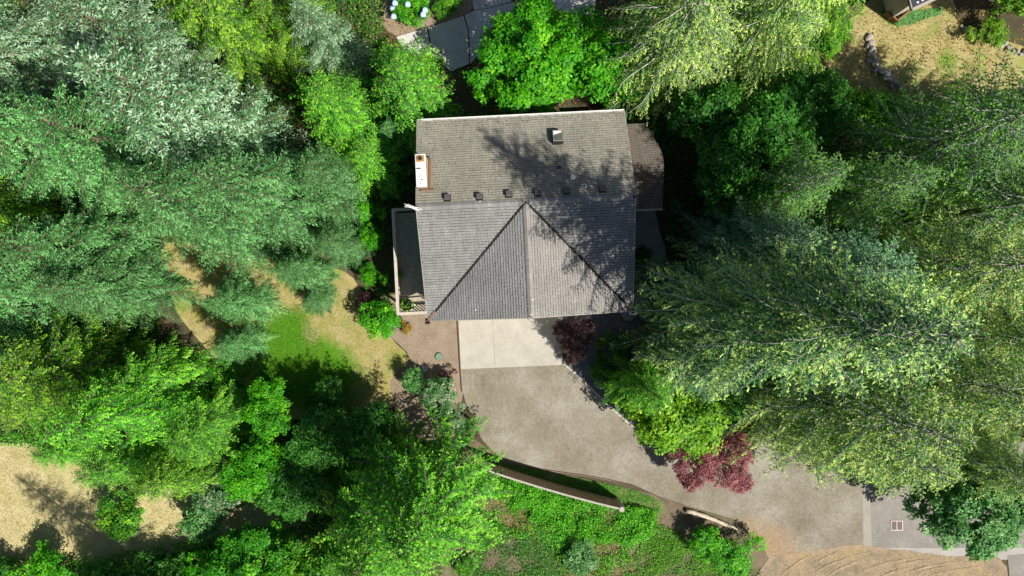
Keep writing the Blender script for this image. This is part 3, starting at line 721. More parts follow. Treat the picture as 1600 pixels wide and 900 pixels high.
# skylight
q = on_roof(871, 217); sk = empty('skylight', q, 0); sk.parent = house; sk.rotation_euler = tilt.to_euler()
m = MB()
for c, d in (((-.25, 0, .14), (.06, .72, .28)), ((.25, 0, .14), (.06, .72, .28)), ((0, .33, .14), (.44, .06, .28)), ((0, -.33, .14), (.44, .06, .28))): m.box(c, d)
m.build('curb', M['black'], sk)
m = MB(); m.box((0, 0, 0.29), (0.44, .60, 0.02)); m.build('pane', M['glass'], sk)
m = MB()
for c, d in (((-.235, 0, .305), (.03, .68, .03)), ((.235, 0, .305), (.03, .68, .03)), ((0, .325, .305), (.44, .03, .03)), ((0, -.325, .305), (.44, .03, .03))): m.box(c, d)
m.build('frame', M['trim'], sk)
m = MB(); m.poly([(-.21, .06, .304), (.21, .20, .304), (.21, .30, .304), (-.21, .30, .304)])  # flat white wedge over the upper part of the pane
m.build('white_wedge', M['white'], sk)
# flue pipes
q = on_roof(894, 279); pp = empty('vent_pipe', q, 0); pp.parent = house
m = MB(); m.tube([(0, 0, -.1), (0, 0, .4)], 0.08, 14); m.build('pipe', M['trim'], pp)
m = MB(); m.tube([(0, 0, .38), (0, 0, .44), (0, 0, .50)], [.14, .14, .04], 16); m.build('cap', M['white'], pp)
m = MB(); m.tube([(0, 0, -.02), (0, 0, .05)], 0.16, 16); m.build('flashing', M['vent'], pp)
for px, py in ((873.5, 262), (912.5, 291)):
    q = on_roof(px, py); pp = empty('plumbing_stack', q, 0); pp.parent = house
    m = MB(); m.tube([(0, 0, -.1), (0, 0, .28)], 0.05, 12); m.build('pipe', M['black'], pp)
    m = MB(); m.box((0, 0, .01), (0.26, 0.24, .02), mat=tilt); m.build('flashing', M['metal_cap'] if px > 900 else M['darkgrey'], pp)
# bird droppings and chips
for px, py in ((922, 309), (922, 317), (898, 318), (750, 315), (743, 484), (830, 491), (832, 468)):
    q = on_roof(px, py) if py < 330 else None
    if q is None:
        z = 7
        for _ in range(8): q = hl(px, py, z); z = hz_u(q.x)
    m = MB(); m.tube([q + Vector((0, 0, .03)), q + Vector((0, 0, .07))], [.045, .03], 7); m.build('pale_speck', M['white'], house)
rg = random.Random(12); deb = MB()
for k in range(260):
    u = rg.uniform(UL + .1, UR - .1); v = rg.choice((rg.uniform(.3, VN - .1), rg.uniform(VS + .2, -.2), rg.uniform(VN - .5, VN - .05)))
    if v < 0 and abs(u) < va(v): z = hz_u(u)
    else: z = hz_ns(v)
    a = rg.random() * 3.14; l = rg.uniform(.03, .09)
    deb.beam((u, v, z + .035), (u + math.cos(a) * l, v + math.sin(a) * l, z + .04), .018, .01)
for sgn in (-1, 1):
    for k in range(90):
        t = rg.random() ** .7; u = sgn * (5.675 * t) + rg.gauss(0, .05); v = VS * t + rg.gauss(0, .05); a = rg.random() * 3.14; l = rg.uniform(.04, .12)
        deb.beam((u, v, ZR - 2.5 * t + .065), (u + math.cos(a) * l, v + math.sin(a) * l, ZR - 2.5 * t + .07), .02, .012)
do = deb.build('roof_debris', M['deck_dark'], house); do["kind"] = 'stuff'
# chimney: siding clad chase with a pale metal cap
zc0 = 8.15
c1 = hl(656.5, 241.5, zc0); c2 = hl(658.5, 291, zc0); cu = (c1.x + c2.x) / 2; cv = (c1.y + c2.y) / 2; lv = abs(c1.y - c2.y); wu = 0.46
ch = empty('chimney', (0, 0, 0)); ch.parent = house
m = MB(); m.box((cu, cv, zc0 / 2 - .05), (wu, lv, zc0 - 0.1)); m.build('chase', M['chimney_side'], ch)
m = MB(); m.box((cu, cv, zc0 - 0.02), (wu + .07, lv + .07, 0.06)); m.build('cap', M['metal_cap'], ch, bevel=0.012)
m = MB(); m.box((cu, c1.y - .20, zc0 + 0.014), (wu - .02, .34, .008)); m.build('rust_stain', M['rust'], ch)
m = MB(); m.tube([(cu, c1.y - .2, zc0 - .02), (cu, c1.y - .2, zc0 + .07)], 0.15, 18); m.build('flue', M['rust'], ch)
m = MB(); m.tube([(cu, c1.y - .2, zc0 + .05), (cu, c1.y - .2, zc0 + .085)], 0.115, 18); m.build('flue_opening', M['black'], ch)
m = MB(); m.box((cu - .1, cv + .1, zc0 + .03), (.22, .05, .04)); m.build('strap', M['black'], ch)
m = MB()
for k in range(6): m.box((cu + random.uniform(-.12, .12), cv - .2 - k * .09, zc0 + .014), (random.uniform(.03, .09), random.uniform(.03, .07), .008), random.random())
m.build('soot_flecks', M['darkgrey'], ch)['kind'] = 'stuff'
for sv in (-1, 1):
    m = MB(); vv = cv + sv * (lv / 2 + .12); m.box((cu + .22, vv, hz_ns(vv) + .05), (.75 if sv < 0 else .25, .09, .10)); m.build('flashing', M['valley_rust'] if sv < 0 else M['darkgrey'], ch)
m = MB(); vv0 = cv - lv / 2; vv1 = cv + lv / 2
m.beam((cu + wu / 2 + .09, vv0, hz_ns(vv0) + .05), (cu + wu / 2 + .09, vv1, hz_ns(vv1) + .05), .12, .06); m.build('flashing', M['valley_rust'], ch)
# weathered branch caught on the ridge end
br = MB(); q = hl(646, 325, 7.85)
for k in range(11):
    a = Vector((random.uniform(-.1, .1), random.uniform(-.06, .06), random.uniform(0, .08))); e = Vector((random.uniform(-.5, -.25), random.uniform(.02, .22), .03)); f = Vector((random.uniform(.2, .42), random.uniform(-.22, .02), 0))
    br.tube([q + a + e, q + a, q + a + f], [.006, .018, .006], 5)
br.build('dead_twigs', M['white'], None).matrix_world = Matrix.Translation(HC) @ Matrix.Rotation(TH, 4, 'Z')
tag(bpy.data.objects['dead_twigs'], 'bleached bundle of dead twigs lying on the left end of the roof ridge', 'twigs')

# side wing roof (east)
WU0, WU1 = UR - 0.35, 7.15
WZ = 4.6; wn = hl(1025, 192, WZ - .75).y; wr = hl(1037, 256, WZ).y; wsv = hl(1036, 325, WZ - .9).y
def wz(u, v): return WZ - (v - wr) * 0.75 / (wn - wr) if v > wr else WZ - (wr - v) * 0.9 / (wr - wsv)
WU1 = hl(1037.5, 256, WZ).x
we = lambda v: WU1 - .02 - .85 * max(0, (v - wr - .35) / (wn - wr - .35)) ** 1.6      # outer edge bends inwards to the north
roof_plane(wz, [(WU0, wr), (WU1, wr)] + [(we(wr + (wn - wr) * t), wr + (wn - wr) * t) for t in (.2, .4, .6, .8, 1)] + [(WU0, wn)], 'wn', M['shingle_b'], rows_of(wr, wn, EXP), lambda c: (WU0, we(c)), True, EXP, 0.19, 11)
roof_plane(wz, [(WU0, wsv), (WU1, wsv), (WU1, wr), (WU0, wr)], 'ws', M['shingle_b'], rows_of(wr, wsv, EXP), lambda c: (WU0, WU1), True, EXP, 0.19, 12)
g = MB(); g.box(((WU0 + WU1) / 2, wsv - .06, WZ - .97), (WU1 - WU0, .12, .12)); g.build('gutter', M['trim'], house)
wm = MB()
wm.box(((WU - .0 + WU1) / 2, (wn + wsv) / 2, 1.75), (WU1 - WU - .5, wn - wsv - .8, 3.5)); wm.build('side_wing', M['siding'], house)

# ------------------------------------------------------------------ the deck
DZ = 2.6; RZ = 3.62
tl = hl(614.5, 328, RZ); bl = hl(621.5, 490.5, RZ)
du = (tl.x + bl.x) / 2; dv1 = tl.y; dv0 = bl.y; du1 = -WU - .01
deck = empty('deck', HC, TH, 'raised wooden deck with pale railing along the left wall of the house', 'deck')
nb_ = int((dv1 - dv0) / 0.148)
bme = None
for i in range(nb_):
    v = dv0 + 0.07 + i * 0.148
    if bme is None:
        m = MB(); m.box((0, 0, 0), (du1 - du, 0.138, 0.035)); bme = m.mesh('board', M['deck'])
    b = link('board', bme, deck, ((du + du1) / 2, v, DZ - .018 + random.uniform(-.002, .002)))
for v in (dv0 + .1, (dv0 + dv1) / 2, dv1 - .1):
    m = MB(); m.box(((du + du1) / 2, v, DZ - .16), (du1 - du - .1, .06, .24)); m.build('beam', M['deck_dark'], deck)
    m = MB(); m.box((du + .1, v, (DZ - .28) / 2), (.13, .13, DZ - .28)); m.build('post', M['rail'], deck)
for nm, a, b in (('top_rail', (du, dv0, RZ), (du, dv1, RZ)), ('top_rail', (du - .07, dv0, RZ - .004), (du1, dv0, RZ - .004)), ('top_rail', (du - .07, dv1, RZ - .004), (UL + .4, dv1, RZ - .004))):
    m = MB(); m.beam(a, b, 0.17, 0.045); m.build(nm, M['rail'], deck)
for a, b in (((du, dv0, DZ + .08), (du, dv1, DZ + .08)), ((du, dv0, DZ + .08), (du1, dv0, DZ + .08))):
    m = MB(); m.beam(a, b, 0.05, 0.09); m.build('bottom_rail', M['rail'], deck)
bm_ = MB(); bm_.box((0, 0, 0), (.035, .035, RZ - DZ - .14)); bme = bm_.mesh('baluster', M['rail'])
zb = (RZ + DZ) / 2 + .02
n = int((dv1 - dv0) / .145)
for i in range(1, n): link('baluster', bme, deck, (du, dv0 + (dv1 - dv0) * i / n, zb))
pm_ = MB(); pm_.box((0, 0, 0), (.085, .02, RZ - DZ - .14)); pme = pm_.mesh('baluster', M['rail'])
n = int((du1 - du) / .20)
for i in range(1, n): link('baluster', pme, deck, (du + (du1 - du) * i / n, dv0, zb))
for v in np.linspace(dv0, dv1, 5):
    m = MB(); m.box((du, v, (RZ + DZ) / 2 - .03), (.1, .1, RZ - DZ)); m.build('rail_post', M['rail'], deck)
m = MB(); m.box(((du + du1) / 2, dv0 - .045, DZ - .12), (du1 - du, .04, .26)); m.build('rim_board', M['deck_dark'], deck)
m = MB(); m.box((du - .045, (dv0 + dv1) / 2, DZ - .12), (.04, dv1 - dv0 + .05, .26)); m.build('rim_board', M['deck_dark'], deck)
def hw(p): return HC + Matrix.Rotation(TH, 3, 'Z') @ Vector(p)

def pot(loc, label, s, mat, seed):
    o = empty('potted_plant', loc, 0, label, 'potted plant')
    m = MB(); m.tube([(0, 0, 0), (0, 0, .3 * s), (0, 0, .32 * s)], [.13 * s, .18 * s, .19 * s], 14); m.build('pot', M['terracotta'], o, True)
    g = np.random.default_rng(seed); n = 260; d = unit(g.standard_normal((n, 3))); d[:, 2] = abs(d[:, 2]); rr_ = g.uniform(.4, 1, n)[:, None]
    P = d * rr_ * .30 * s + np.array([0, 0, .34 * s]); V = kites(P, unit(d + g.normal(0, .4, (n, 3))), unit(d + np.array([0, 0, .8]) + g.normal(0, .3, (n, 3))), np.full(n, .13 * s), np.full(n, .08 * s))
    link('foliage', quads_mesh('pot_foliage', V, [mat], .5 + g.normal(0, .2, n)), o); return o
p = hl(635.5, 477, DZ + .5); pot(hw((p.x, p.y, DZ)), 'lime green potted plant at the bottom left corner of the deck', 1.15, L['lime'], 3)
p = hl(624, 427, DZ + .5); pot(hw((p.x, p.y, DZ)), 'small dark potted plant halfway along the left deck railing', .7, L['cool'], 4)
p = hl(642, 478, DZ + .4); q = hw((p.x, p.y, DZ))
chair = empty('chair', q, TH + .9, 'white plastic garden chair on the deck beside the lime green plant', 'chair')
m = MB(); m.box((0, 0, .40), (.42, .42, .03)); m.build('seat', M['chair'], chair, bevel=.01)
m = MB(); m.box((0, .22, .64), (.40, .03, .44), mat=Matrix.Rotation(.2, 3, 'X')); m.build('backrest', M['chair'], chair, bevel=.01)
for sx in (-1, 1):
    for sy in (-1, 1): m = MB(); m.tube([(sx * .19, sy * .19, .39), (sx * .21, sy * .21, 0)], .02, 6); m.build('leg', M['chair'], chair)

# ------------------------------------------------------------------ retaining wall, lids, grate, log, stones
WH = 2.0
wa = at(760, 735, WH); wb = at(968, 795, WH)
rw = empty('retaining_wall', (0, 0, 0), 0, 'long brown timber screen wall with a pale cap on the green bank below the driveway', 'wall')
mid = at(870, 769.5, WH)
def wall_pt(t):   # slight curve
    a = wa.xy; c = mid.xy; b = wb.xy
    p = a * (1 - t) * (1 - 2 * t) + c * 4 * t * (1 - t) + b * t * (2 * t - 1); return p
NB = 40; Lw = (wb - wa).xy.length
for i in range(NB):
    a = wall_pt(i / NB); b = wall_pt((i + 1) / NB); d = (b - a).normalized() * .006
    top = WH - .06 if i < NB - 7 else WH - .06
    m = MB(); m.beam((a.x + d.x, a.y + d.y, top / 2), (b.x - d.x, b.y - d.y, top / 2), .05 + random.uniform(-.008, .008), top); m.build('board', M['wall_wood'], rw)
for i in range(5):
    a = wall_pt(i / 5); b = wall_pt((i + 1) / 5)
    d = (b - a).normalized() * .004
    m = MB(); m.beam((a.x + d.x, a.y + d.y, WH - .03), (b.x - d.x, b.y - d.y, WH - .03), .11, .06); m.build('cap', M['wall_cap'], rw)
m = MB(); p = wall_pt(1.0) + Vector((.14, -.04)); m.tube([(p.x, p.y, -.1), (p.x, p.y, WH + .03)], .16, 16); m.build('round_post', M['wall_cap'], rw)

for (px, py, r_, mt, lb) in ((686, 557, .22, 'lid', 'round green utility lid in the brown bark bed near the apron'), (664, 576.5, .22, 'lid2', 'round grey blue utility lid at the edge of the shrubs')):
    o = empty('utility_lid', at(px, py, 0), 0, lb, 'lid')
    m = MB(); m.tube([(0, 0, 0), (0, 0, .07)], r_ + .03, 24); m.build('rim', M['darkgrey'], o)
    m = MB(); m.tube([(0, 0, .06), (0, 0, .09), (0, 0, .10)], [r_, r_, r_ * .85], 24); m.build('cover', M[mt], o)
o = empty('storm_drain', at(1401, 821, .02), 0, 'small square storm drain grate in the dark asphalt beside the driveway', 'drain')
m = MB()
for c, d in (((-.36, 0, .01), (.05, .62, .03)), ((.36, 0, .01), (.05, .62, .03)), ((0, .29, .01), (.68, .05, .03)), ((0, -.29, .01), (.68, .05, .03)), ((0, 0, .012), (.05, .54, .03))): m.box(c, d)
m.build('frame', M['pink_metal'], o)
m = MB()
for i in range(9):
    for s in (-1, 1): m.box((s * .18, -.24 + i * .06, .005), (.30, .03, .02))
m.build('bars', M['grate'], o)
m = MB(); P = []; a = at(1072, 797); b = at(1152, 824); R_ = []
for i in range(14):
    t = i / 13; q = a.lerp(b, t); P.append((q.x + random.uniform(-.03, .03), q.y + .06 * math.sin(t * 5), .12 + random.uniform(-.01, .01))); R_.append(.15 - .05 * t + random.uniform(-.02, .02))
m.tube(P, R_, 10); tag(m.build('fallen_log', M['log'], smooth=True), 'bleached fallen log at the driveway edge above the round green bush', 'log')

def rock_mesh(seed, s=1.0):
    bm = bmesh.new(); bmesh.ops.create_icosphere(bm, subdivisions=2, radius=.5 * s); r = random.Random(seed)
    ph = [r.random() * 6 for _ in range(4)]
    for v in bm.verts:
        c = v.co; v.co = c * (1 + .18 * math.sin(c.x * 7 + ph[0]) + .15 * math.sin(c.y * 8 + ph[1]) + .12 * math.sin(c.z * 9 + ph[2])); v.co.z *= .65
    me = bpy.data.meshes.new('rock'); bm.to_mesh(me); bm.free(); me.materials.append(M['stone']); return me
rocks = [rock_mesh(i) for i in range(5)]
sw = empty('stone_wall', (0, 0, 0), 0, 'low row of grey rocks edging the dry grass clearing in the upper right', 'wall')
pts = ((1358, 58), (1361, 68), (1362.5, 80), (1364, 90), (1369, 99), (1373, 107), (1379, 114), (1386, 118), (1392, 122), (1399, 130), (1408, 138))
for i, (x, y) in enumerate(pts):
    s = random.uniform(.42, .66); o = link('stone', rocks[i % 5], sw, at(x, y, .12)); o.rotation_euler = (0, 0, random.random() * 6); o.scale = (s * 1.1, s * .8, s)
    if i % 2: o = link('stone', rocks[(i + 2) % 5], sw, at(x - 6, y + 4, .1)); s *= .6; o.scale = (s, s, s)
sw2 = empty('stone_wall', (0, 0, 0), 0, 'line of pale broken rocks by the bushes in the top right corner', 'wall')
for i in range(18):
    t = i / 17; x = 1503 + 105 * t; y = 42 + 44 * t + random.uniform(-4, 4); s = random.uniform(.25, .5)
    o = link('stone', rocks[i % 5], sw2, at(x, y, .08)); o.rotation_euler = (0, 0, random.random() * 6); o.scale = (s, s * .8, s)
q = at(1387, 118, .4); m = MB()
ball = bmesh.new(); bmesh.ops.create_uvsphere(ball, u_segments=20, v_segments=12, radius=.16); me = bpy.data.meshes.new('ball'); ball.to_mesh(me); ball.free()
me.materials.append(M['metal_cap']); me.polygons.foreach_set("use_smooth", [True] * len(me.polygons))
tag(link('garden_ball', me, None, q), 'small pale shiny ball at the lower end of the rock row', 'ball')

# brown fence corner and the neighbour's roof corner, top right
fn = empty('fence', (0, 0, 0), 0, 'low brown board fence making a corner beside the neighbouring dark roof', 'fence')
for a, b in (((1394, 38), (1424, 14)), ((1394, 38), (1378, 24))):
    A_, B_ = at(*a), at(*b); nn = max(3, int((B_ - A_).length / .3))
    for i in range(nn):
        p0 = A_.lerp(B_, i / nn + .01); p1 = A_.lerp(B_, (i + 1) / nn - .01)
        m = MB(); m.beam((p0.x, p0.y, .3), (p1.x, p1.y, .3), .05, .6); m.build('board', M['brown_fence'], fn)
    m = MB(); m.beam((A_.x, A_.y, .62), (B_.x, B_.y, .62), .10, .04); m.build('rail', M['brown_fence'], fn)
nh = empty('neighbour_house', at(1425, 15, 3), 0, 'corner of a dark neighbouring roof with pale gutter at the top edge', 'house')
A_, B_, C_ = Vector((0, 0)), Vector((1.6, .75)), Vector((-.5, 1.3))
sc_ = 1.0; D_ = Vector((3.2, 6.5)); E_ = Vector((-1.6, 6.5)); F_ = Vector((3.2, 1.5))
m = MB(); pts = [A_, F_, D_, E_]
m.v = [(p.x, p.y, -.2) for p in pts] + [(p.x, p.y, 0) for p in pts]; m.f = [(3, 2, 1, 0), (4, 5, 6, 7), (0, 1, 5, 4), (1, 2, 6, 5), (2, 3, 7, 6), (3, 0, 4, 7)]
m.build('roof', M['navy'], nh)
m = MB(); m.beam((A_.x, A_.y, -.03), (F_.x, F_.y, -.03), .16, .12); m.beam((A_.x, A_.y, -.03), (E_.x, E_.y, -.03), .06, .12); m.build('gutter', M['trim'], nh)
for i in range(5):
    for j in range(3):
        m = MB(); q = Vector((.33, .42)) + Vector((.28, .13)) * i + Vector((-.04, .25)) * j; m.box((q.x, q.y, .012), (.13, .10, .02), .43); m.build('roof_tile', M['metal_cap'], nh)
m = MB(); m.v = [(p.x * .9 + .2, p.y * .9 + .5, -3) for p in pts] + [(p.x * .9 + .2, p.y * .9 + .5, -.2) for p in pts]; m.f = [(3, 2, 1, 0), (4, 5, 6, 7), (0, 1, 5, 4), (1, 2, 6, 5), (2, 3, 7, 6), (3, 0, 4, 7)]
m.build('wall', M['siding'], nh)

# parked car, only its front corner in the bottom right of the frame
car = empty('parked_car', at(1655, 925, .03), math.radians(20), 'dark grey car whose front corner shows in the bottom right of the frame', 'car')
def car_body():
    bm = bmesh.new(); prof = [(-2.2, .35), (-2.25, .6), (-2.1, .82), (-1.2, .98), (-.55, 1.42), (.9, 1.45), (1.6, 1.02), (2.15, .9), (2.2, .4), (2.1, .28), (-2.1, .28)]
    rings = []
    for y, k in ((-.9, .88), (-.84, .97), (-.5, 1.0), (.5, 1.0), (.84, .97), (.9, .88)):
        rings.append([bm.verts.new((x * (k if abs(y) > .6 else 1), y * (1 if z < 1.0 else .82), z * (1 if z < .5 else .5 / z * (1 - k) + k))) for x, z in prof])
    n = len(prof)
    for a, b in zip(rings, rings[1:]):
        for i in range(n): bm.faces.new((a[i], a[(i + 1) % n], b[(i + 1) % n], b[i]))
    bm.faces.new(rings[0]); bm.faces.new(list(reversed(rings[-1]))); bmesh.ops.recalc_face_normals(bm, faces=bm.faces[:])
    me = bpy.data.meshes.new('body'); bm.to_mesh(me); bm.free(); me.materials.append(M['carpaint']); return me
link('body', car_body(), car)
m = MB(); m.poly([(-1.14, -.62, 1.03), (-1.14, .62, 1.03), (-.60, .58, 1.40), (-.60, -.58, 1.40)]); m.build('windscreen', M['glass'], car)
m = MB(); m.poly([(-.5, -.60, 1.455), (-.5, .60, 1.455), (.8, .60, 1.47), (.8, -.60, 1.47)]); m.build('sunroof', M['glass'], car)
for x in (-1.4, 1.35):
    for y in (-.85, .85):
        m = MB(); m.tube([(x, y - .1, .32), (x, y + .1, .32)], .32, 20); w = m.build('wheel', M['rubber'], car)
        m = MB(); m.tube([(x, y - .11, .32), (x, y + .11, .32)], .19, 14); m.build('rim', M['metal_cap'], w)
for y in (-.62, .62): m = MB(); m.box((-2.12, y, .68), (.16, .34, .14)); m.build('headlight', M['white'], car, bevel=.03)

# ------------------------------------------------------------------ trees
CM = {}   # name -> (meshes, height, radius)
def con(key, h, r, seed, **kw): CM[key] = (conifer_mesh(key, h, r, seed, **kw), h, r)
def brd(key, h, r, seed, **kw): CM[key] = (broad_mesh(key, h, r, seed, **kw), h, r)
SP = dict(leaf=0.155, wid=0.055, leaf_gap=0.036)
con('great_fir', 24.6, 6.2, 11, nb=380, clear=0.12, droop=0.34, up=0.32, shape=0.70, twig_gap=0.28, twiglen=.31, wood=.004, limb_r=.055, hang=.45, bare=.05, topbare=.12, **SP)
con('tall_fir', 18, 5.2, 12, nb=260, clear=0.08, droop=0.36, up=0.3, shape=0.70, twig_gap=0.30, twiglen=.27, wood=.006, limb_r=.045, hang=.6, bare=.08, topbare=.25, **SP)
con('pale_fir', 17, 5.0, 13, nb=240, clear=0.08, droop=0.5, up=0.3, shape=0.66, twig_gap=0.30, twiglen=.28, wood=.006, limb_r=.045, hang=.8, bare=.10, topbare=.25, **SP)
con('dense_fir', 16, 4.4, 14, nb=270, clear=0.03, droop=0.28, up=0.35, shape=0.72, twig_gap=0.27, limb_r=.03, hang=.3, twiglen=.29, **SP)
con('dense_fir_b', 14, 4.0, 15, nb=250, clear=0.03, droop=0.22, up=0.42, shape=0.75, twig_gap=0.27, limb_r=.03, hang=.3, twiglen=.30, **SP)
con('silver_fir', 15, 4.4, 19, nb=230, clear=0.04, droop=0.22, up=0.35, shape=0.72, leaf=0.26, wid=0.055, twig_gap=0.30, leaf_gap=0.055, limb_r=.03, hang=.25, twiglen=.27)
con('cedar', 13, 4.2, 16, nb=200, clear=0.03, droop=0.45, up=0.35, shape=0.66, leaf=0.17, wid=0.07, twig_gap=0.26, leaf_gap=0.038, limb_r=.03, hang=.7, twiglen=.28)
con('cedar_b', 13.5, 4.6, 17, nb=210, clear=0.03, droop=0.25, up=0.5, shape=0.70, leaf=0.17, wid=0.07, twig_gap=0.27, leaf_gap=0.038, limb_r=.04, hang=.45, twiglen=.26, bare=.12)
con('sparse_fir', 16, 4.6, 18, nb=170, clear=0.10, droop=0.3, up=0.3, shape=0.70, twig_gap=0.28, limb_r=.04, hang=.4, twiglen=.27, **SP)
brd('maple', 8, 3.6, 21, lobes=74, per=420, leaf=0.17, wid=0.12, base=.12, lobe_r=.22)
brd('maple_b', 6, 3.0, 22, lobes=60, per=340, leaf=0.16, wid=0.11, base=.1, lobe_r=.24)
brd('bush', 2.4, 1.5, 23, lobes=34, per=190, leaf=0.11, wid=0.08, base=.03, lobe_r=.30)
brd('bush_b', 2.4, 1.6, 24, lobes=38, per=180, leaf=0.11, wid=0.07, base=.03, lobe_r=.27)
brd('acer', 3.2, 2.3, 25, lobes=56, per=260, leaf=0.11, wid=0.07, base=.15, lobe_r=.21, flat=.6)
brd('ball', 1.0, .75, 26, lobes=30, per=110, leaf=0.07, wid=0.05, base=.02, lobe_r=.36)
tr_ct = sum(len(m.polygons) * 2 for k in CM.values() for m in k[0]); print('tree triangles', tr_ct)

LIMB2 = M['limb_brown']
def grow(kind, bx, by, h, r, mat, label, cat, group=None, seed=0, lean=(0, 0), limb=None, part='crown', z=0.0):
    me, H, R = CM[kind]
    rr = random.Random(seed * 7 + int(bx * 3 + by)); nm = {'tree': 'broadleaf_tree', 'shrub': 'shrub'}.get(cat, 'conifer')
    return plant(nm, me, at(bx, by, z), L[mat], label, cat, group, rr.random() * 6.283, (r / R, r / R, h / H), lean, limb, part)

